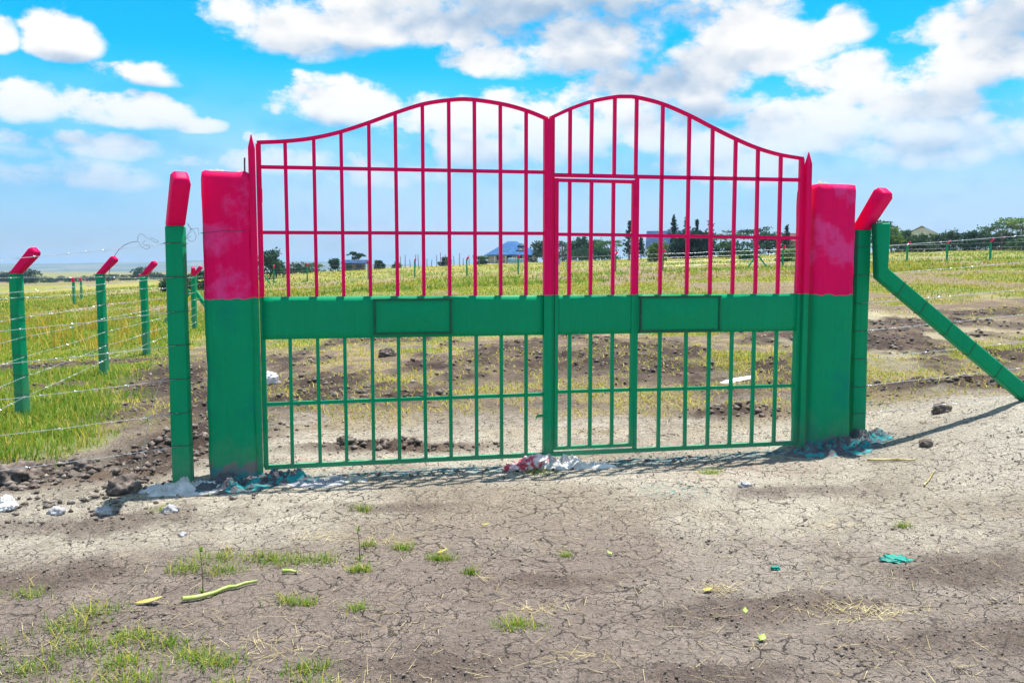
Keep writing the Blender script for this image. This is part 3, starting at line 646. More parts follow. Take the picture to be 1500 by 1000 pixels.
# ------------------------------------------------------------------ barbed wire
def barbed(paths, label, group, rad=0.0030, barbs=True, seed=0, sag=0.02):
    m = MB(); rg = random.Random(seed)
    for a, b in zip(paths[:-1], paths[1:]):
        a, b = Vector(a), Vector(b); L = (b - a).length; n = max(6, int(L / 0.25))
        sg = sag * rg.uniform(0.3, 1.3)
        pt = lambda u: a.lerp(b, u) + Vector((0, 0, -sg * 4 * u * (1 - u) + 0.006 * mnoise.noise((u * 9 + seed * 3.3, seed, 0)) * (4 * u * (1 - u))))
        m.tube([pt(i / n) for i in range(n + 1)], rad, 4)
        if barbs and L < 6:
            k = int(L / 0.11)
            for i in range(1, k):
                c_ = pt(i / k); d = Vector((rg.uniform(-.4, .4), rg.uniform(-.4, .4), rg.uniform(0.5, 1))).normalized() * 0.014
                m.tube([c_ - d, c_ + d], 0.0011, 3); d2 = Vector((d.z, d.y, -d.x)); m.tube([c_ - d2, c_ + d2], 0.0011, 3)
    return tag(m.build('barbed_wire', 'galvanised', None), label, 'wire', group)
ORD = ['topmost', 'second', 'third', 'fourth', 'fifth', 'sixth', 'lowest']
def ptop(p, z, h, off=0): return (p[0], p[1] - 0.067 + off, z + h)
for k, h in enumerate(WH):
    barbed([ptop(NP, -0.09, h), ptop(CP, tz(*CP), h)], '%s barbed wire strand from the gate-side post to the weedy field corner' % ORD[k], 'wires beside the rod-topped pillar', 0.0017, seed=k)
    pts = [(CP[0] + 0.07, CP[1], tz(*CP) + h)] + [(x + 0.066, y, min(z, tz(x, y)) + h - 0.02) for (x, y, z) in ROW] + [(-16.5, 52, tz(-16.5, 52) + h - 0.1)]
    barbed(pts, '%s barbed wire strand along the row beside the weedy field' % ORD[k], 'wires along the weedy field', 0.0018, seed=20 + k)
    barbed([ptop(RP, -0.085, h), ptop(NR, tz(*NR), h)], '%s barbed wire strand running past the leaning strut' % ORD[k], 'wires beside the strutted post', 0.0017, seed=40 + k)
# loose ends of wire at the left post
def curl(c_, r_, n, seed, label, grp=None):
    m = MB(); rg = random.Random(seed); c_ = Vector(c_)
    p = c_.copy(); pts = [p.copy()]; d = Vector((rg.uniform(-1, 1), rg.uniform(-0.3, 0.3), rg.uniform(-.3, 1))).normalized()
    for i in range(n):
        d = (d + Vector((rg.uniform(-.8, .8), rg.uniform(-.4, .4), rg.uniform(-.8, .8))) - (p - c_) * (1.2 / r_)).normalized(); p = p + d * r_ * 0.35; pts.append(p.copy())
    pts = [Vector(q) for q in pts]
    sm = []
    for i in range(len(pts) - 1): sm += [pts[i], pts[i].lerp(pts[i + 1], 0.5)]
    m.tube(sm, 0.0012, 4); return tag(m.build('loose_wire', 'dark_wire', None), label, 'wire', grp)
curl((-2.30, 6.16, 1.74), 0.10, 22, 3, 'tangle of dark wire between the fence post and the rod-topped pillar')
curl((-2.62, 6.13, 1.71), 0.09, 18, 8, 'tangle of dark wire on the topmost strand beside the gate-side post')
m = MB(); m.tube([(-2.66 - 0.22 * math.sin(u * 1.5) , 6.10, 1.70 - 0.30 * (u ** 2)) for u in (0, .15, .3, .45, .6, .75, .9, 1.0)], 0.0018, 4)
tag(m.build('loose_wire', 'dark_wire', None), 'curved dark wire end hanging from the topmost strand', 'wire')
m = MB(); m.tube([(-2.50 - 0.36 * u, 6.12 + 0.35 * u, 0.73 - 0.75 * u ** 1.6) for u in (0, .15, .3, .45, .6, .75, .9, 1.0)], 0.0028, 4)
tag(m.build('loose_wire', 'galvanised', None), 'pale loose wire end dropping from the post to the turned soil', 'wire')

# ------------------------------------------------------------------ far fence round the plot
def bearing(px, Y): return (px - 750) / F_PX * Y
FAR = [(402, 99), (451, 97), (540, 95), (608, 94), (684, 93), (759, 91), (831, 90), (901, 89), (970, 88), (1039, 88), (1145, 87), (1205, 87), (1326, 88), (1384, 86), (1447, 82), (1512, 79)]
pa, pb = post_meshes(1.75, 0.15, (0.10, -0.22, 0.28), 3.0)
FW = []
for k, (px, Yd) in enumerate(FAR):
    x = bearing(px, Yd); z = tz(x, Yd); FW.append((x, Yd, z))
    r_ = empty('fence_post', (x, Yd, z), R(10), 'small distant green fence post with a red tip at the field edge', 'fence post', 'distant posts at the field edge')
    put(pa, 'shaft', 'post_green', r_); put(pb, 'arm', 'post_red', r_)
for k in range(4):
    barbed([(x, y - 0.08, z + 1.7 - 0.42 * k) for (x, y, z) in FW], '%s wire strand of the distant fence at the field edge' % ('topmost', 'second', 'third', 'lowest')[k], 'distant fence wires', 0.005, False, seed=70 + k, sag=0.04)
for (px, Yd) in ((109, 63), (120, 84), (207, 70), (288, 74)):
    x = bearing(px, Yd); r_ = empty('fence_post', (x, Yd, tz(x, Yd)), R(-10), 'distant green fence post with a red tip beyond the golden weeds', 'fence post', 'distant posts beyond the weeds')
    put(pa, 'shaft', 'post_green', r_); put(pb, 'arm', 'post_red', r_)
def braced(px, Yd, label):
    x = bearing(px, Yd); z = tz(x, Yd); r_ = empty('braced_post', (x, Yd, z), 0, label, 'fence post')
    put(pa, 'shaft', 'post_green', r_); put(pb, 'arm', 'post_red', r_)
    for s in (-1, 1): m = MB(); m.bar((s * 0.10, -0.1, 1.15), (s * 1.05, -0.3, -0.1), 0.13, 0.13); m.build('brace', 'post_green', r_)
braced(1107, 84, 'distant corner post held by two splayed green braces')
braced(386, 97, 'distant braced post seen behind the hinge side of the plain gate leaf')
braced(284, 33, 'braced green post behind the gate-side fence post')

# ------------------------------------------------------------------ buildings
def house_hip():
    x, Yd = bearing(750, 200), 200; z = tz(x, Yd) - 0.1
    r_ = empty('blue_roofed_house', (x, Yd, z), R(12), 'house with a blue hipped roof and two small roof gables', 'house')
    w, d, hw, hr = 5.0, 4.2, 2.0, 5.1; e = 0.75
    m = MB(); m.box((0, 0, hw / 2), (2 * w, 2 * d, hw)); wl = m.build('wall', 'house_wall', r_)
    m = MB(); E, D, L = w + e, d + e, 1.0
    m.add([(-E, -D, hw - .1), (E, -D, hw - .1), (E, D, hw - .1), (-E, D, hw - .1), (-L, 0, hr), (L, 0, hr), (-E, -D, hw - .28), (E, -D, hw - .28), (E, D, hw - .28), (-E, D, hw - .28)],
          [(0, 1, 5, 4), (1, 2, 5), (2, 3, 4, 5), (3, 0, 4), (6, 7, 1, 0), (7, 8, 2, 1), (8, 9, 3, 2), (9, 6, 0, 3), (9, 8, 7, 6)])
    rf = m.build('roof', 'blue_roof', r_)
    for (cx, cy, cz, s) in ((1.3, -3.1, 2.9, 1.1), (1.8, -1.7, 4.0, 0.9)):
        m = MB(); m.add([(cx - s, cy - .6, cz), (cx + s, cy - .6, cz), (cx, cy - .6, cz + s * .62), (cx - s, cy + 2.2, cz), (cx + s, cy + 2.2, cz), (cx, cy + 2.2, cz + s * .62)],
                        [(0, 2, 5, 3), (2, 1, 4, 5), (0, 3, 4, 1)]); m.build('roof_gable', 'blue_roof', rf)
        m = MB(); m.add([(cx - s * .8, cy - .5, cz + .02), (cx + s * .8, cy - .5, cz + .02), (cx, cy - .5, cz + s * .5)], [(0, 1, 2)]); m.build('gable_face', 'white_wall', rf)
    for i in range(4): m = MB(); m.box((-3.9 + 2.4 * i, -4.225, 1.15), (1.1, 0.06, 1.1)); m.build('window', 'dark_glass', r_)
    for i in range(5): m = MB(); m.box((-5 + 2.5 * i, -4.75, hw / 2 - .2), (0.16, 0.16, hw - .4)); m.build('veranda_post', 'white_wall', r_)
house_hip()
def house_gable(px, Yd, w, d, hw, hr, rz, wall, roof, label, name):
    x = bearing(px, Yd); z = tz(x, Yd) - 0.1
    r_ = empty(name, (x, Yd, z), rz, label, 'house')
    m = MB(); m.add([(-w, -d, 0), (w, -d, 0), (w, d, 0), (-w, d, 0), (-w, -d, hw), (w, -d, hw), (w, d, hw), (-w, d, hw), (-w, 0, hr - .12), (w, 0, hr - .12)],
                    [(0, 1, 5, 4), (2, 3, 7, 6), (1, 2, 6, 9, 5), (3, 0, 4, 8, 7), (3, 2, 1, 0)]); m.build('wall', wall, r_)
    e = 0.5; m = MB(); k = (hr - hw) / d
    for s in (-1, 1):
        a, b = (s * (d + e), hw - e * k), (0, hr)
        m.add([(-w - e, a[0], a[1]), (w + e, a[0], a[1]), (w + e, 0, b[1]), (-w - e, 0, b[1]), (-w - e, a[0], a[1] + .12), (w + e, a[0], a[1] + .12), (w + e, 0, b[1] + .12), (-w - e, 0, b[1] + .12)],
              [(0, 1, 2, 3), (7, 6, 5, 4), (0, 4, 5, 1), (3, 7, 4, 0), (1, 5, 6, 2)])
    m.build('roof', roof, r_)
    for i in range(2): m = MB(); m.box((-w * .5 + w * i, -d - .02, hw * .55), (0.9, 0.06, 0.9)); m.build('window', 'dark_glass', r_)
    m = MB(); m.box((0, -d - .02, hw * .42), (0.8, 0.05, hw * .8)); m.build('door', 'timber', r_)
house_gable(978, 185, 4.2, 3.6, 2.6, 5.7, R(-12), 'house_wall', 'grey_blue_roof', 'house with a steep blue roof behind the tall conifers', 'conifer_house')
house_gable(1176, 150, 3.2, 3.0, 2.3, 3.6, R(-6), 'house_wall', 'brown_roof', 'low house with a brown roof behind the ragged conifer', 'brown_roofed_house')
house_gable(1348, 150, 2.9, 2.6, 2.8, 4.2, R(60), 'white_wall', 'pale_roof', 'white house with a pale gabled roof above the hedge', 'white_house')
house_gable(521, 142, 1.6, 1.3, 1.35, 1.75, R(4), 'timber', 'grey_blue_roof', 'small dark shed with a low blue roof in the field', 'field_shed')
m = MB(); x = bearing(756, 180); m.box((0, 0, 0.45), (3.6, 1.4, 0.9)); m.box((-0.9, 0.1, 1.0), (1.4, 1.2, 0.2)); o = m.build('tarpaulin_stack', 'pale_blue_panel', None, bevel=0.06); o.location = (x, 180, tz(x, 180)); tag(o, 'pale blue covered stack below the blue hipped house', 'stack')
m = MB(); x = bearing(817, 120); m.box((0, 0, 0.35), (0.7, 0.5, 0.7)); m.box((0, 0, 0.73), (0.78, 0.58, 0.06)); o = m.build('storage_box', 'pale_blue_panel', None, bevel=0.03); o.location = (x, 120, tz(x, 120)); tag(o, 'small pale blue box standing alone near the field edge', 'box')
rg = random.Random(12)
for k in range(18):
    px = 588 + 6.6 * k + rg.uniform(-2, 2); Yd = 146 + rg.uniform(-4, 4); x = bearing(px, Yd); h = rg.uniform(1.2, 2.4)
    m = MB(); m.tube([(0, 0, -0.2), (rg.uniform(-.05, .05), 0, h * .5), (rg.uniform(-.12, .12), 0, h)], [0.07, 0.06, 0.045], 6)
    o = m.build('wooden_pole', 'timber', None); o.location = (x, Yd, tz(x, Yd)); tag(o, 'thin bare wooden pole standing in the far field', 'pole', 'wooden poles in the far field')

# ------------------------------------------------------------------ trees
def leaves(cent, per, spread, size, rs):
    """small tilted quads scattered round clump centres"""
    n = len(cent) * per; c = np.repeat(cent, per, 0) + rs.normal(0, 1, (n, 3)) * spread
    a = rs.normal(0, 1, (n, 3)); a /= np.linalg.norm(a, axis=1)[:, None]; b = np.cross(a, rs.normal(0, 1, (n, 3))); b /= np.linalg.norm(b, axis=1)[:, None]
    s = size * rs.uniform(0.6, 1.4, (n, 1)); a = a * s; b = b * s * 0.6
    V_ = np.stack([c - a, c + b, c + a, c - b], 1).reshape(-1, 3); return V_, np.arange(4 * n).reshape(-1, 4)
def tree(px, Yd, h, w, kind, label, mat='leaf_dark', seed=0, group=None, name=None, cat='tree', drop=0.0):
    rs = np.random.RandomState(seed + 100); rr = random.Random(seed)
    x = bearing(px, Yd); z = tz(x, Yd) - drop
    name = name or {'conifer': 'conifer_tree', 'acacia': 'acacia_tree', 'bush': 'bush', 'banana': 'banana_plant'}.get(kind, 'broadleaf_tree')
    root = empty(name, (x, Yd, z), rr.uniform(0, 6), label, cat, group)
    m = MB(); r0 = 0.035 * h
    if kind == 'conifer':
        m.tube([(0, 0, -0.2), (0.02 * h, 0, h * .5), (0, 0, h * .97)], [r0 * .8, r0 * .5, 0.02], 6); cs = []
        for k in range(int(46 * h / 5) + 24):
            f = rr.uniform(0.05, 1.0); rad = w / 2 * (1 - f) ** 0.9 * rr.uniform(0.3, 1.05) + 0.03; a = rr.uniform(0, 6.28)
            for q in (0.45, 0.8, 1.0): cs.append((math.cos(a) * rad * q, math.sin(a) * rad * q, h * f + rad * 0.45 * q))
            if k % 4 == 0: m.tube([(0, 0, h * f), (math.cos(a) * rad, math.sin(a) * rad, h * f + rad * .45)], [r0 * .18, 0.01], 4)
        V_, Q = leaves(np.array(cs), 9, 0.09, 0.11, rs)
    elif kind == 'acacia':
        ends = []
        for k in range(9):
            a = k * 0.7 + rr.uniform(-.3, .3); rad = w / 2 * rr.uniform(0.35, 1.0); e = (math.cos(a) * rad, math.sin(a) * rad, h * rr.uniform(0.74, 1.0) - 0.12 * h * (rad / (w / 2)))
            m.tube([(0, 0, h * .28), (e[0] * .4, e[1] * .4, h * .62), e], [r0 * .55, r0 * .35, 0.02], 5); ends.append(e)
        m.tube([(0, 0, -0.2), (0.03 * h, 0, h * .2), (0, 0, h * .34)], [r0, r0 * .8, r0 * .6], 7)
        cs = []
        for e in ends:
            for k in range(7): cs.append((e[0] + rr.gauss(0, w * .09), e[1] + rr.gauss(0, w * .09), e[2] + rr.gauss(0, h * .03)))
        V_, Q = leaves(np.array(cs), 20, np.array([w * .05, w * .05, h * .022]), 0.13, rs)
    elif kind == 'banana':
        m.tube([(0, 0, -0.1), (0, 0, h * .5)], [h * .05, h * .035], 7); VV, QQ = [], []
        for k in range(11):
            a = k * 2.4; L = h * rr.uniform(.45, .7); el0 = rr.uniform(0.7, 1.4); n = 8; wd_ = 0.07 * h
            for i in range(n + 1):
                u = i / n; rad = L * (u * math.cos(el0) + 0.25 * u * u); zz = h * .48 + L * (u * math.sin(el0) - 0.55 * u * u)
                ww = wd_ * math.sin(math.pi * min(1, u * .93 + .07)); s_ = (-math.sin(a) * ww, math.cos(a) * ww)
                VV += [(math.cos(a) * rad + s_[0], math.sin(a) * rad + s_[1], zz - ww * .3), (math.cos(a) * rad - s_[0], math.sin(a) * rad - s_[1], zz - ww * .3)]
                if i: b = len(VV) - 4; QQ.append((b, b + 1, b + 3, b + 2))
        V_, Q = np.array(VV), np.array(QQ)
    else:
        low = 0.02 if kind == 'bush' else 0.12
        m.tube([(0, 0, -0.2), (0.02 * h, 0.01 * h, h * .3), (0, 0, h * .6)], [r0, r0 * .7, r0 * .35], 7); cs = []
        lobes = [(rr.uniform(-.32, .32) * w, rr.uniform(-.32, .32) * w, h * rr.uniform(low + .2, .84), rr.uniform(.17, .30)) for _ in range(9)]
        lobes.append((0, 0, h * .80, .2)); lobes.append((0, 0, h * (low + .3), .34))
        for (a, b, c_, s_) in lobes:
            m.tube([(0, 0, h * max(low, .12)), (a * .5, b * .5, c_ * .7), (a, b, c_)], [r0 * .5, r0 * .3, 0.015], 5)
            for k in range(16):
                q = rs.normal(0, 1, 3); q /= np.linalg.norm(q); q *= rr.uniform(.6, 1.05)
                cs.append((a + q[0] * s_ * w, b + q[1] * s_ * w, min(h, max(h * low, c_ + q[2] * s_ * h * .62))))
        for k in range(60 if kind == 'bush' else 14):
            a = rr.uniform(0, 6.28); q = math.sqrt(rr.random()) * w * .5; cs.append((math.cos(a) * q, math.sin(a) * q, h * rr.uniform(0.02, 0.35)))
        V_, Q = leaves(np.array(cs), 12, 0.035 * min(w, h) + .05, 0.030 * min(w, h) + 0.06, rs)
    m.build('trunk', 'bark', root)
    npmesh('crown', V_, Q, mat, parent=root)
    return root
T = tree
T(402, 118, 4.3, 4.2, 'round', 'lone round dark tree seen through the bars next to the rod-topped pillar', 'leaf_dark', 1)
T(432, 150, 2.0, 7.0, 'bush', 'low dark thicket next to the lone round tree', 'leaf_dark', 2, name='thicket', cat='bush')
T(455, 165, 1.8, 6.0, 'bush', 'low thin thicket between the round tree and the shed', 'leaf_mid', 3, name='thicket', cat='bush')
T(492, 150, 2.3, 2.2, 'round', 'small dark tree between the thin thicket and the blue-roofed shed', 'leaf_dark', 4)
T(524, 148, 3.2, 2.6, 'acacia', 'thin sparse tree rising behind the blue-roofed shed', 'leaf_dark', 5)
T(557, 140, 1.5, 2.0, 'bush', 'dark round bush between the blue-roofed shed and the wooden poles', 'leaf_dark', 6, cat='bush')
T(581, 150, 1.1, 1.6, 'bush', 'small dark bush where the wooden poles begin', 'leaf_mid', 7, cat='bush')
T(652, 152, 1.6, 2.2, 'bush', 'dark bush among the wooden poles', 'leaf_dark', 8, cat='bush')
T(706, 160, 1.6, 2.6, 'bush', 'bush at the corner of the blue hipped house nearest the wooden poles', 'leaf_mid', 9, cat='bush')
T(797, 165, 4.4, 5.0, 'round', 'dark tree at the house corner away from the wooden poles', 'leaf_dark', 10)
T(824, 172, 4.5, 5.0, 'acacia', 'flat-topped dark tree beside the blue hipped house trees', 'leaf_dark', 11)
T(848, 160, 4.6, 5.4, 'round', 'dark spreading tree behind the wicket door, nearer the blue house', 'leaf_dark', 12)
T(872, 166, 4.2, 5.4, 'round', 'dark spreading tree in the middle behind the wicket door', 'leaf_mid', 13)
T(893, 158, 3.8, 5.0, 'acacia', 'loose pale tree behind the wicket door, nearer the lone conifer', 'leaf_mid', 14)
T(836, 150, 2.4, 7.0, 'bush', 'long low hedge behind the wicket door', 'leaf_dark', 15, name='hedge', cat='hedge'); T(882, 150, 2.4, 7.0, 'bush', 'long low hedge running on to the lone conifer', 'leaf_dark', 16, name='hedge', cat='hedge')
T(921, 130, 5.9, 3.0, 'conifer', 'lone tall conifer standing apart from the conifer group', 'leaf_conifer', 17)
T(938, 138, 3.4, 2.6, 'conifer', 'short conifer between the lone tall one and the light green bush', 'leaf_conifer', 18)
T(960, 118, 2.8, 2.7, 'bush', 'light green round bush in front of the conifers', 'leaf_bright', 19, cat='bush')
for k, (px, hh, lab) in enumerate(((985, 6.6, 'tall conifer in front of the steep blue roof'), (1004, 6.5, 'tall conifer at the ridge end of the steep blue roof'), (1019, 5.7, 'shorter conifer with a bare tip in the conifer group'), (1039, 6.1, 'last tall conifer of the group, by the flat-topped trees'))):
    T(px, 132 + 2 * (k % 2), hh, 3.3, 'conifer', lab, 'leaf_conifer', 30 + k, 'conifers in a group')
for k, px in enumerate((995, 1012, 1030)):
    T(px, 130, 4.2, 4.2, 'bush', 'dark thicket under the %s of the conifer group' % ('first pair', 'middle', 'last tree')[k], 'leaf_conifer', 40 + k, name='thicket', cat='bush')
T(1085, 138, 2.4, 8.0, 'bush', 'low dark hedge behind the braced corner post', 'leaf_dark', 90, name='hedge', cat='hedge')
T(1062, 128, 2.4, 2.6, 'bush', 'small round bush between the conifer group and the braced corner post', 'leaf_mid', 20, cat='bush')
T(1068, 150, 4.4, 5.2, 'acacia', 'pale thin flat-topped tree next to the conifer group', 'leaf_mid', 21)
T(1105, 140, 4.4, 6.0, 'acacia', 'flat-topped dark tree behind the braced corner post', 'leaf_dark', 22)
T(1092, 112, 1.5, 1.9, 'bush', 'small shrub beside the braced corner post', 'leaf_mid', 23, cat='bush')
T(1124, 142, 3.8, 5.2, 'round', 'rounded tree between the braced corner post and the brown roof', 'leaf_dark', 24)
T(1150, 135, 4.5, 2.6, 'conifer', 'ragged conifer in front of the brown roofed house', 'leaf_conifer', 25)
T(1150, 100, 1.5, 3.0, 'bush', 'light green scrub below the brown roofed house', 'leaf_bright', 26, cat='bush')
T(1225, 140, 3.6, 4.6, 'round', 'dark tree mostly hidden by the strut-side pillar', 'leaf_dark', 27)
for k, (px, Yd, hh, ww, kd, mt, lab) in enumerate((
    (1284, 118, 4.9, 3.6, 'round', 'leaf_mid', 'green leafy tree just past the top of the strut'),
    (1303, 125, 4.0, 4.0, 'round', 'leaf_bright', 'bright leafy tree second past the strut'),
    (1322, 128, 3.5, 3.4, 'bush', 'leaf_mid', 'leafy bush between the bright leafy tree and the white house'),
    (1345, 124, 2.6, 4.6, 'bush', 'leaf_mid', 'hedge in front of the white house'),
    (1372, 126, 2.5, 4.0, 'bush', 'leaf_dark', 'dark hedge between the white house and the low tree'),
    (1393, 128, 3.1, 3.8, 'round', 'leaf_mid', 'low tree where the dark hedge thickens'),
    (1416, 125, 2.9, 4.4, 'bush', 'leaf_dark', 'dark bush between the low tree and the open-crowned tree'),
    (1440, 128, 3.0, 4.2, 'round', 'leaf_mid', 'round tree between the dark bush and the big flat-topped tree'),
    (1463, 122, 4.2, 5.6, 'acacia', 'leaf_mid', 'big flat-topped tree spreading above the hedge'),
    (1495, 118, 4.9, 6.6, 'acacia', 'leaf_bright', 'widest flat-topped tree at the hedge end'),
    (1468, 124, 2.6, 5.0, 'bush', 'leaf_dark', 'hedge beneath the big flat-topped tree'),
    (1500, 116, 2.8, 5.4, 'bush', 'leaf_mid', 'hedge beneath the widest flat-topped tree'),
    (1540, 118, 4.2, 5.6, 'round', 'leaf_mid', 'leafy tree closing the hedge row'))):
    T(px, Yd, hh, ww, kd, lab, mt, 60 + k, 'trees and hedge behind the strut', name=('hedge' if 'hedge' in lab.split()[:2] else None), cat='hedge' if 'hedge' in lab.split()[:2] else 'bush' if kd == 'bush' else 'tree')
T(286, 75, 2.6, 2.4, 'banana', 'dark banana-like plant behind the gate-side fence post', 'leaf_dark', 50, cat='plant')
T(254, 90, 2.0, 2.4, 'bush', 'dark bush beside the banana-like plant', 'leaf_dark', 51, cat='bush')
T(268, 96, 1.8, 3.4, 'bush', 'dark bush half hidden by the gate-side fence post', 'leaf_dark', 52, cat='bush')
T(310, 92, 2.2, 3.6, 'bush', 'dark bush hidden behind the rod-topped pillar', 'leaf_dark', 53, cat='bush')
rg = random.Random(77)
for k, px in enumerate((4, 14, 24, 36, 44, 58, 74, 92, 108, 128, 150, 170, 190, 205, 213, 232)):
    big = px < 50 or 200 < px < 215
    Yd = 330 + rg.uniform(-30, 60)
    T(px, Yd, rg.uniform(4.2, 5.6) if big else rg.uniform(1.8, 2.8), rg.uniform(6, 10), 'bush', 'small hazy dark tree on the far plain below the hills', 'leaf_dark', 200 + k, 'trees on the far plain', name='plain_tree', cat='tree')

# ------------------------------------------------------------------ rubble, litter and footings
def lump(name, c_, r_, mat, label, cat, seed, sub=3, rough=0.35, group=None, sink=0.25, z=None):
    bm = bmesh.new(); bmesh.ops.create_icosphere(bm, subdivisions=sub, radius=1)
    for v in bm.verts:
        k = 1 + rough * mnoise.fractal(v.co * 1.7 + Vector((seed, seed * 2.1, 0)), 0.6, 2.0, 5)
        v.co = Vector((v.co.x * r_[0] * k, v.co.y * r_[1] * k, v.co.z * r_[2] * k))
    me = bpy.data.meshes.new(name); bm.to_mesh(me); bm.free()
    o = put(me, name, mat, None, sub > 2); zz = tz(c_[0], c_[1]) if z is None else z
    o.location = (c_[0], c_[1], zz + r_[2] * (1 - 2 * sink)); return tag(o, label, cat, group)
def mound(lx, ly, rx, ry, h, mat, label, seed, rz=GA):
    """low crusty heap lying on the ground, built as a disc of broken relief"""
    c_ = gw(lx, ly); vs, fs = [], []; nr_, nt_ = 18, 64
    for i in range(nr_ + 1):
        f = i / nr_
        for j in range(nt_):
            a = 2 * math.pi * j / nt_; e = 1 + 0.35 * mnoise.noise((math.cos(a) * 1.6 + seed, math.sin(a) * 1.6, seed))
            u, v = f * rx * e * math.cos(a), f * ry * e * math.sin(a); x = c_.x + u * math.cos(rz) - v * math.sin(rz); y = c_.y + u * math.sin(rz) + v * math.cos(rz)
            k = (1 - f * f) * (0.55 + 0.9 * mnoise.fractal((x * 9 + seed, y * 9, seed), 0.5, 2.1, 5)) + 0.35 * (1 - f) * abs(mnoise.noise((x * 30, y * 30, seed)))
            vs.append((x, y, h * k - (0.02 if i == nr_ else 0)))
        if i:
            b = i * nt_; fs += [(b - nt_ + q, b + q, b + (q + 1) % nt_, b - nt_ + (q + 1) % nt_) for q in range(nt_)]
    A_ = np.array(vs); z0 = tz(c_.x, c_.y); A_[:, 2] += terrain(A_[:, 0], A_[:, 1]) - z0; A_[:, 0] -= c_.x; A_[:, 1] -= c_.y; vs = [tuple(q) for q in A_]
    m = MB(); m.add(vs, fs); o = m.build('concrete_footing', mat, None); o.location = (c_.x, c_.y, tz(c_.x, c_.y)); return tag(o, label, 'footing')
mound(-0.56, -0.20, 0.34, 0.20, 0.06, 'cement', 'pale cement footing spread around the gate-side fence post', 2)
mound(-0.22, -0.20, 0.36, 0.17, 0.08, 'splashed_rubble', 'teal splashed rubble footing under the rod-topped pillar', 5)
mound(0.12, -0.10, 0.28, 0.15, 0.09, 'splashed_rubble', 'teal splashed crust at the hinge foot of the plain gate leaf', 8)
mound(4.74, -0.20, 0.46, 0.22, 0.08, 'splashed_rubble', 'teal splashed rubble footing under the pillar by the strut', 11)
mound(5.10, -0.04, 0.24, 0.22, 0.08, 'splashed_rubble', 'teal splashed rubble around the strutted fence post', 14)
mound(2.28, -0.08, 0.22, 0.14, 0.10, 'cement', 'pale cement heap under the meeting of the two leaves', 17)
mound(2.55, -0.17, 0.20, 0.10, 0.06, 'cement', 'low pale cement spill below the wicket door', 19)
mound(6.92, -0.36, 0.42, 0.20, 0.10, 'cement', 'pale cement spread around the foot of the leaning strut', 23)
mound(0.48, -0.22, 0.30, 0.12, 0.05, 'stone', 'grey mortar spill below the hinge side of the plain gate leaf', 29)
# crumpled bag, litter
def bag(c_, r_, mat, label, seed, rz=0, name='plastic_bag'):
    bm = bmesh.new(); bmesh.ops.create_icosphere(bm, subdivisions=4, radius=1)
    for v in bm.verts:
        k = 1 + 0.45 * abs(mnoise.noise(v.co * 2.6 + Vector((seed, 0, 0)))) - 0.35 * abs(mnoise.noise(v.co * 5.3 + Vector((0, seed, 0)))) 
        v.co = Vector((v.co.x * r_[0] * k, v.co.y * r_[1] * k, v.co.z * r_[2] * k))
    me = bpy.data.meshes.new(name); bm.to_mesh(me); bm.free(); o = put(me, name, mat, None, False)
    o.location = (c_[0], c_[1], tz(c_[0], c_[1]) + r_[2] * 0.7); o.rotation_euler = (0, R(-12), rz); return tag(o, label, 'bag')
bag(gw(2.06, -0.12), (0.15, 0.07, 0.06), 'plastic_red', 'crumpled red and white bag lying under the gate middle', 4, GA + 0.25)
bag(gw(1.90, -0.14), (0.07, 0.05, 0.03), 'plastic_red', 'small flattened red and white wrapper beside the crumpled bag', 6, 0.4, 'wrapper')
bag((-3.45, 12.1), (0.10, 0.10, 0.10), 'plastic_white', 'white plastic bag on the soil behind the rod-topped pillar', 9)
bag((-3.42, 5.66), (0.07, 0.05, 0.035), 'plastic_white', 'flat white plastic scrap on the earth near the big dark clod', 12, name='plastic_scrap')
bag((-3.50, 5.80), (0.035, 0.05, 0.05), 'plastic_white', 'small standing white plastic scrap next to the flat one', 15, name='plastic_scrap')
bag((2.75, 10.6), (0.26, 0.10, 0.018), 'plastic_white', 'flat white sack on the soil behind the wicket leaf', 18, 0.1, 'sack')
lump('rag', (2.03, 4.40), (0.062, 0.05, 0.010), 'rag_teal', 'teal paint rag lying alone on the brown earth', 'rag', 41, 4, 0.9, sink=0.2)
lump('paint_flake', (1.38, 4.35), (0.022, 0.02, 0.008), 'rag_teal', 'small teal paint flake near the teal rag', 'flake', 43, 3, 0.8, sink=0.1)
def stalk(p, q, r0, mat, label, name='stalk', kink=0.02):
    p, q = Vector((*p, 0)), Vector((*q, 0)); m = MB(); pts = []
    for i in range(9):
        u = i / 8; v = p.lerp(q, u); v.z = tz(v.x, v.y) + r0 + 0.006; v.x += kink * math.sin(u * 6); v.y += kink * abs(math.sin(u * 4)); pts.append(v)
    m.tube(pts, [r0 * (1.1 - 0.45 * i / 8 + (0.15 if i == 5 else 0)) for i in range(9)], 7); return tag(m.build(name, mat, None, True), label, 'stalk')
stalk((-1.56, 3.92), (-1.27, 4.14), 0.011, 'stalk_green', 'long green stalk lying on the cracked earth among tufts')
stalk((-1.19, 4.31), (-1.11, 4.30), 0.010, 'stalk_green', 'short green stalk piece beyond the long one', kink=0.0)
stalk((2.84, 6.72), (3.16, 6.58), 0.010, 'dry_straw', 'dry pale stick lying before the footing of the strut-side pillar', 'stick', 0.0)
stalk((2.9, 5.9), (3.15, 6.25), 0.006, 'dry_straw', 'thin straw on the pale earth slope', 'straw', 0.0)
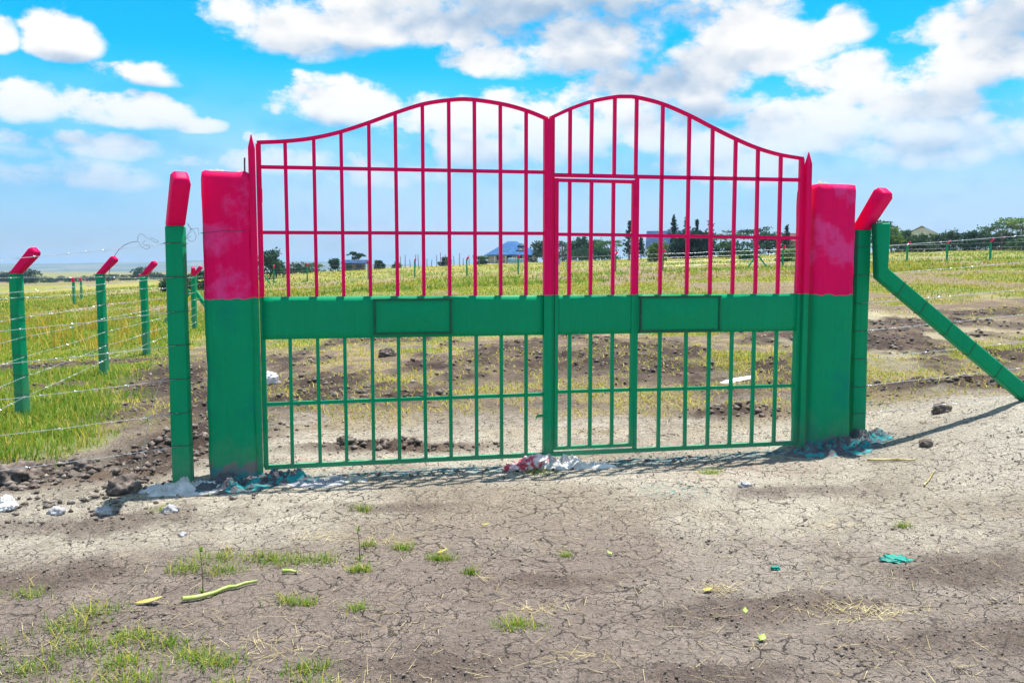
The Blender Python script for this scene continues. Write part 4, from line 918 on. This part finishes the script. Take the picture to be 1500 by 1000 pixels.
def leaf(x, y, L, wd_, rz, mat, label):
    m = MB(); vs, fs = [], []; n = 8
    for i in range(n + 1):
        u = i / n; w_ = wd_ * math.sin(math.pi * min(1, 0.06 + u * .92)) ; vs += [(u * L, -w_, 0.006 + 0.10 * L * u * u), (u * L, 0, 0.012 * u + 0.10 * L * u * u), (u * L, w_, 0.008 + 0.12 * L * u * u)]
        if i: b = 3 * i; fs += [(b - 3, b - 2, b + 1, b), (b - 2, b - 1, b + 2, b + 1)]
    m.add(vs, fs); o = m.build('fallen_leaf', mat, None, True); o.location = (x, y, tz(x, y) + 0.008); o.rotation_euler = (0, 0, rz); tag(o, label, 'leaf')
    s = o.modifiers.new('thick', 'SOLIDIFY'); s.thickness = 0.0015
leaf(-1.76, 3.86, 0.12, 0.020, 0.35, 'yellow_leaf', 'broad yellow-green leaf lying beside the long green stalk')
leaf(-0.42, 4.62, 0.07, 0.010, 0.6, 'yellow_leaf', 'narrow yellow leaf on the cracked earth below the gate middle')
leaf(-0.19, 5.2, 0.05, 0.013, 0.1, 'yellow_leaf', 'small round yellow leaf nearer the gate')
leaf(0.55, 4.6, 0.04, 0.014, 2.1, 'stalk_green', 'small pale green leaf on the cracked earth')
leaf(0.92, 4.0, 0.05, 0.016, 0.2, 'yellow_leaf', 'yellow leaf on a wisp of straw on the brown earth')
leaf(1.02, 3.62, 0.04, 0.012, 1.3, 'stalk_green', 'pale green leaf standing on the brown earth')
leaf(1.0, 3.32, 0.045, 0.016, 1.0, 'stalk_green', 'pale curled green leaf by the dark crack')
BIG = [(-1.50, 7.62, .075, 'dark clod of earth just behind the plain leaf, near its lower bars'), (-2.28, 15.5, .13, 'dark clod far back on the turned soil behind the plain leaf'), (-3.3, 9.6, .10, 'dark clod on the grass edge behind the gate-side post'),
       (-2.80, 6.04, .10, 'big dark clod beside the cement footing of the gate-side post'), (-4.1, 6.9, .17, 'largest heaped clod on the turned soil'), (-4.5, 7.0, .12, 'clod next to the largest heaped clod'), (-3.7, 7.2, .11, 'clod on the far side of the turned soil'),
       (4.05, 7.95, .075, 'dark clod between the strutted post and the strut foot'), (5.5, 9.6, .10, 'dark clod past the foot of the strut'), (3.42, 6.95, .05, 'dark clod beside the teal splashed footing by the strut')]
for k, (x, y, r_, lab) in enumerate(BIG): lump('clod', (x, y), (r_ * 1.15, r_ * .9, r_ * .75), 'clod_soil', lab, 'clod', 50 + k, 4, 0.42, sink=0.3)
STN = [(-3.02, 5.55, .05, 'grey stone on the earth, first from the white scrap'), (-2.68, 5.50, .055, 'grey stone on the earth, second from the white scrap'), (-2.25, 5.52, .055, 'grey stone on the earth before the gate-side post'), (1.68, 6.05, .04, 'grey stone in front of the wicket side leaf'), (-1.98, 5.02, .025, 'small grey stone among the green tufts')]
for k, (x, y, r_, lab) in enumerate(STN): lump('stone', (x, y), (r_, r_ * .8, r_ * .65), 'stone', lab, 'stone', 70 + k, 3, 0.5, sink=0.25)

# loose clods nobody could count
def clods():
    rs = np.random.RandomState(5)
    bv = np.array([(1, 0, 0), (-.4, .9, 0), (-.5, -.8, 0.1), (0.1, 0, 1), (0, 0.1, -1), (.45, .75, .3), (.4, -.8, .2)], float); bf = np.array([(0, 5, 3), (5, 1, 3), (1, 2, 3), (2, 6, 3), (6, 0, 3), (5, 0, 4), (1, 5, 4), (2, 1, 4), (6, 2, 4), (0, 6, 4)])
    N = 420000; y = 2.2 * (24 / 2.2) ** rs.rand(N); x = (rs.rand(N) * 1.5 - 0.75) * (y + 1)
    d = masks(x, y); foot = 0
    for (lx, ly_, s_) in ((-0.3, -0.25, .35), (4.8, -0.2, .4), (2.2, -0.12, .4), (1.0, -0.12, .5), (3.4, -0.1, .5)):
        c_ = gw(lx, ly_); foot = np.maximum(foot, gauss(x, y, c_.x, c_.y, s_ * 1.4, s_ * .45, GA))
    edge = gauss(x, y, -3.2, 5.85, 1.7, 0.65, 0.25); rgh = rough_mask(x, y)
    pr = np.maximum.reduce([d['dug'] * 0.8 * np.where(y > 9, .6, 1), foot * 0.8, edge * 0.55, rgh * 0.8, 0.05 + 0.5 * sst(.56, .72, d['n2']), 0.16 * sst(8.5, 11, y)]) * (1 - d['grass'] * .8)
    pr *= 0.42
    k = rs.rand(N) < pr; x, y = x[k], y[k]; n = len(x)
    big = np.maximum.reduce([d['dug'], edge * .6, foot * .5])[k]
    s = (0.003 + 0.024 * rs.rand(n) ** 7 * (0.32 + 1.7 * big)) * (0.85 + 0.02 * y)
    z = terrain(x, y)
    a = rs.rand(n) * 6.28; jit = 1 + 0.35 * rs.normal(0, 1, (n, len(bv))).clip(-1, 1)
    P = bv[None] * jit[..., None] * s[:, None, None] * np.array([1.15, 0.9, 0.7])
    c_, s_ = np.cos(a)[:, None], np.sin(a)[:, None]
    Q = np.stack([P[..., 0] * c_ - P[..., 1] * s_ + x[:, None], P[..., 0] * s_ + P[..., 1] * c_ + y[:, None], P[..., 2] + (z + s * .3)[:, None]], -1).reshape(-1, 3)
    T_ = (bf[None] + (np.arange(n) * len(bv))[:, None, None]).reshape(-1, 3)
    half = rs.rand(n) < np.where(big > .3, .85, .45); fh = np.repeat(half, len(bf))
    for sel, mt, lab in ((fh, 'clod_soil', 'small dark crumbs of earth strewn over the ground'), (~fh, 'pale_clod_soil', 'small pale crumbs of earth strewn over the ground')):
        tt = T_[sel]; u, inv = np.unique(tt, return_inverse=True)
        tag(npmesh('soil_crumbs', Q[u], inv.reshape(-1, 3), mt), lab, 'soil', kind='stuff')
clods()

# ------------------------------------------------------------------ grass, straw, weeds
def blades(x, y, h, w, lean, rs, name, mat, label, cat, flat=False):
    n = len(x); z = terrain(x, y) - 0.004; a = rs.rand(n) * 6.28; l = lean * rs.rand(n) * h
    ca, sa = np.cos(a), np.sin(a); wx_, wy_ = -sa * w / 2, ca * w / 2
    if flat:
        dzv = h * rs.uniform(0.0, 0.12, n) + 0.004; zz = z + 0.010
        p0 = np.stack([x - wx_, y - wy_, zz], -1); p1 = np.stack([x + wx_, y + wy_, zz], -1)
        p2 = np.stack([x + ca * h + wx_ * .6, y + sa * h + wy_ * .6, zz + dzv], -1); p3 = np.stack([x + ca * h - wx_ * .6, y + sa * h - wy_ * .6, zz + dzv], -1)
        V_ = np.stack([p0, p1, p2, p3], 1).reshape(-1, 3); return tag(npmesh(name, V_, np.arange(4 * n).reshape(-1, 4), mat), label, cat, kind='stuff')
    p0 = np.stack([x - wx_, y - wy_, z], -1); p1 = np.stack([x + wx_, y + wy_, z], -1)
    mx_, my_ = x + ca * l * .35, y + sa * l * .35
    p2 = np.stack([mx_ + wx_ * .7, my_ + wy_ * .7, z + h * .55], -1); p3 = np.stack([mx_ - wx_ * .7, my_ - wy_ * .7, z + h * .55], -1)
    p4 = np.stack([x + ca * l, y + sa * l, z + h], -1)
    V_ = np.stack([p0, p1, p2, p3, p4], 1).reshape(-1, 3); b = (np.arange(n) * 5)[:, None]
    T_ = np.concatenate([b + np.array([[0, 1, 2]]), b + np.array([[0, 2, 3]]), b + np.array([[3, 2, 4]])], 0)
    return tag(npmesh(name, V_, T_, mat), label, cat, kind='stuff')
rs = np.random.RandomState(9)
def scatter(N, y0, y1, um=0.78):
    y = y0 * (y1 / y0) ** rs.rand(N); x = (rs.rand(N) * 2 - 1) * um * (y + 0.6); return x, y
# field and bank grass
x, y = scatter(620000, 6.3, 75); mk = masks(x, y)
keep = rs.rand(len(x)) < mk['grass'] ** 1.4 * (0.30 + 0.75 * sst(0.3, 0.6, mk['n2'])) * np.where(mk['left'] > .4, 1, 0.35 + 0.75 * sst(0.30, 0.55, mk['nf']))
x, y = x[keep], y[keep]; nf = (mk['nf'] * .55 + mk['n2'] * .45)[keep]; lf = mk['left'][keep]
yel = rs.rand(len(x)) < np.where(lf > .4, 0.25, 0.30 + 0.55 * sst(0.36, 0.62, nf))
h = (0.04 + 0.10 * rs.rand(len(x))) * np.where((lf > .4) & (y < 16), 1.15, np.where(y < 22, 0.55, 0.85)); w = 0.005 + 0.0008 * y
for sel, mt, lab in ((~yel, 'grass_green', 'fresh green grass on the bank and the field'), (yel, 'grass_yellow', 'yellow drying grass mixed into the field')):
    blades(x[sel], y[sel], h[sel], w[sel], 1.1, rs, 'grass', mt, lab, 'grass')
x, y = scatter(90000, 55, 135); mk = masks(x, y); keep = rs.rand(len(x)) < mk['grass'] * (0.25 + 0.75 * sst(0.35, 0.6, fbm(x * 0.3, y * 0.3, 3, 88)))
x, y = x[keep], y[keep]; yel = rs.rand(len(x)) < 0.25 + 0.6 * sst(0.36, 0.6, fbm(x * 0.06, y * 0.12, 3, 89)); n_ = len(x)
for sel, mt, lab in ((~yel, 'grass_green', 'green grass clumps towards the far fence'), (yel, 'grass_yellow', 'yellow grass clumps towards the far fence')):
    blades(x[sel], y[sel], (0.08 + 0.22 * rs.rand(n_))[sel], (0.05 + 0.10 * rs.rand(n_))[sel], 0.8, rs, 'grass', mt, lab, 'grass')
x, y = scatter(340000, 8.4, 26, 0.7); mk = masks(x, y); pr = sst(8.4, 10.5, y) * sst(0.42, 0.62, mk['n2'] * .6 + mk['n'] * .4) * (1 - .7 * mk['dug']) * (1 - mk['path']) * .42
k = rs.rand(len(x)) < pr; x, y = x[k], y[k]; yel = rs.rand(len(x)) < .88
for sel, mt, lab in ((~yel, 'grass_green', 'sparse green growth on the turned yard soil'), (yel, 'grass_yellow', 'sparse yellow growth on the turned yard soil')):
    blades(x[sel], y[sel], (0.015 + 0.05 * rs.rand(len(x)))[sel], (0.004 + 0.0008 * y)[sel], 2.6, rs, 'grass', mt, lab, 'grass')
# tufts on the cracked earth
TU = [(-1.62, 4.55, .12, 60), (-1.50, 4.32, .10, 60), (-1.72, 4.38, .11, 60), (-1.25, 4.5, .14, 80), (-1.06, 4.52, .12, 70), (-1.36, 4.55, .10, 50), (-0.62, 4.72, .06, 50), (-0.38, 4.52, .07, 70), (-0.80, 4.35, .06, 60), (-0.82, 4.75, .04, 30), (-0.22, 4.28, .04, 30),
      (0.02, 3.55, .09, 60), (-1.92, 3.80, .12, 60), (-1.95, 3.62, .14, 80), (-1.62, 3.5, .12, 80), (-1.80, 3.42, .13, 80), (-1.42, 3.42, .09, 60), (-1.55, 3.27, .10, 60), (-1.15, 3.22, .10, 70), (-1.28, 3.30, .08, 60), (-1.90, 3.25, .12, 60), (-1.45, 3.12, .14, 90), (-1.62, 3.02, .12, 80), (-0.78, 3.15, .10, 60), (-0.72, 2.98, .10, 60),
      (-1.05, 3.02, .06, 50), (-0.42, 2.9, .08, 40), (-2.3, 5.55, .06, 40), (-1.0, 5.55, .08, 40), (-2.35, 4.05, .10, 40), (-2.2, 3.45, .10, 50), (2.35, 5.02, .05, 26), (0.3, 4.6, .03, 20), (1.55, 6.55, .10, 50), (0.2, 6.6, .12, 50), (-1.2, 6.3, .08, 40), (-0.7, 3.75, .06, 30), (-0.95, 3.85, .05, 30), (-1.05, 3.9, .06, 40)]
def tufts(frac, name, mat, label, hh):
    X_, Y_ = [], []
    for (a, b, s_, n) in TU:
        n = int(n * frac); X_.append(a + rs.normal(0, s_ * .55, n)); Y_.append(b + rs.normal(0, s_ * .4, n))
    X_, Y_ = np.concatenate(X_), np.concatenate(Y_); n = len(X_)
    blades(X_, Y_, hh * (0.4 + rs.rand(n)), 0.0028 + 0.002 * rs.rand(n), 1.9, rs, name, mat, label, 'grass')
tufts(2.6, 'grass_tufts', 'grass_green', 'short green tufts scattered on the cracked earth', 0.035)
tufts(0.55, 'grass_tufts', 'grass_yellow', 'dry yellow blades among the tufts on the cracked earth', 0.05)
# straw litter
x, y = scatter(26000, 2.3, 20); mk = masks(x, y)
pr = np.clip(0.07 + 0.25 * sst(7.2, 8.4, y) + 0.5 * sst(8.8, 11, y) + 0.14 * sst(5.2, 3.4, y) * (mk['n2'] > .5), 0, 1) * (1 - mk['dug'] * .7)
for (a, b, s_) in ((1.62, 3.62, .22), (1.35, 3.75, .2), (-0.95, 2.95, .2), (-0.45, 3.0, .16), (0.35, 3.25, .15)): pr = np.maximum(pr, .0)
k = rs.rand(len(x)) < pr; x, y = x[k], y[k]
for (a, b, s_, n) in ((1.60, 3.62, .12, 90), (1.45, 3.70, .10, 40), (-0.62, 3.0, .07, 30), (0.3, 3.2, .08, 20), (0.15, 3.75, .06, 40), (1.0, 4.05, .06, 40), (-1.0, 3.35, .10, 50), (1.9, 5.1, .14, 40), (-1.15, 4.95, .10, 40), (-0.75, 4.85, .12, 50), (3.0, 5.2, .2, 30)):
    x = np.concatenate([x, a + rs.normal(0, s_, n)]); y = np.concatenate([y, b + rs.normal(0, s_ * .5, n)])
blades(x, y, (0.03 + 0.10 * rs.rand(len(x)) ** 1.5) * (0.8 + .04 * y), 0.0007 + 0.00035 * y, 0, rs, 'straw_litter', 'dry_straw', 'dry straw bits strewn over the earth', 'straw', True)
# golden dead weeds in the left field
def weeds():
    n = 420; u = -0.62 + 0.50 * rs.rand(n); Yd = 21 + 26 * rs.rand(n) ** 1.1; x = u * Yd
    k = (x < -5.4 - 0.26 * (Yd - 8)) & (fbm(x * .3, Yd * .3, 3, 7) > .38); x, Yd = x[k], Yd[k]
    X_, Y_, H_, W_ = [], [], [], []
    for a, b in zip(x, Yd):
        c_ = rs.randint(5, 15); X_.append(a + rs.normal(0, .12, c_)); Y_.append(b + rs.normal(0, .12, c_)); hh = rs.uniform(.25, .75); H_.append(hh * rs.uniform(.4, 1.1, c_)); W_.append(rs.uniform(.012, .04, c_))
    blades(np.concatenate(X_), np.concatenate(Y_), np.concatenate(H_), np.concatenate(W_), .7, rs, 'dead_weeds', 'weed_gold', 'golden dead weeds standing in the weedy field', 'weeds')
weeds()
def seedling(x, y, h, label):
    r_ = empty('weed', (x, y, tz(x, y)), 0, label, 'weed'); m = MB()
    m.tube([(0, 0, -.01), (.004, 0, h * .5), (-.006, 0, h)], [.0028, .0022, .0016], 5); m.build('stem', 'bark', r_)
    VV, TT = [], []; rr = random.Random(int(h * 1000))
    for (zc, k_, L) in ((h, 16, .05), (0.012, 22, .06)):
        for i in range(k_):
            a = rr.uniform(0, 6.28); e = rr.uniform(.3, 1.3); d = Vector((math.cos(a) * math.cos(e), math.sin(a) * math.cos(e), math.sin(e))) * L * rr.uniform(.5, 1); s_ = Vector((-math.sin(a), math.cos(a), 0)) * .004; b = len(VV)
            VV += [tuple(Vector((0, 0, zc)) - s_), tuple(Vector((0, 0, zc)) + s_), tuple(Vector((0, 0, zc)) + d)]; TT.append((b, b + 1, b + 2))
    npmesh('leaves', np.array(VV), np.array(TT), 'grass_green', parent=r_)
seedling(-0.83, 4.52, 0.17, 'thin upright weed with a green top on the cracked earth')
seedling(-1.50, 4.02, 0.22, 'thin bare weed stem beside the long green stalk')

# ------------------------------------------------------------------ air
m, t, p = newmat('haze_air'); t.nodes.remove(p)
pv = t.nodes.new('ShaderNodeVolumePrincipled'); pv.inputs['Color'].default_value = (0.45, 0.70, 1.0, 1); pv.inputs['Density'].default_value = 0.00022; pv.inputs['Anisotropy'].default_value = 0.2
t.links.new(pv.outputs[0], t.nodes['Material Output'].inputs['Volume'])
m = MB(); m.box((0, 0, 22), (11200, 11200, 84)); o = m.build('haze', 'haze_air', None); tag(o, 'thin bluish air over the plain', 'haze', kind='stuff')
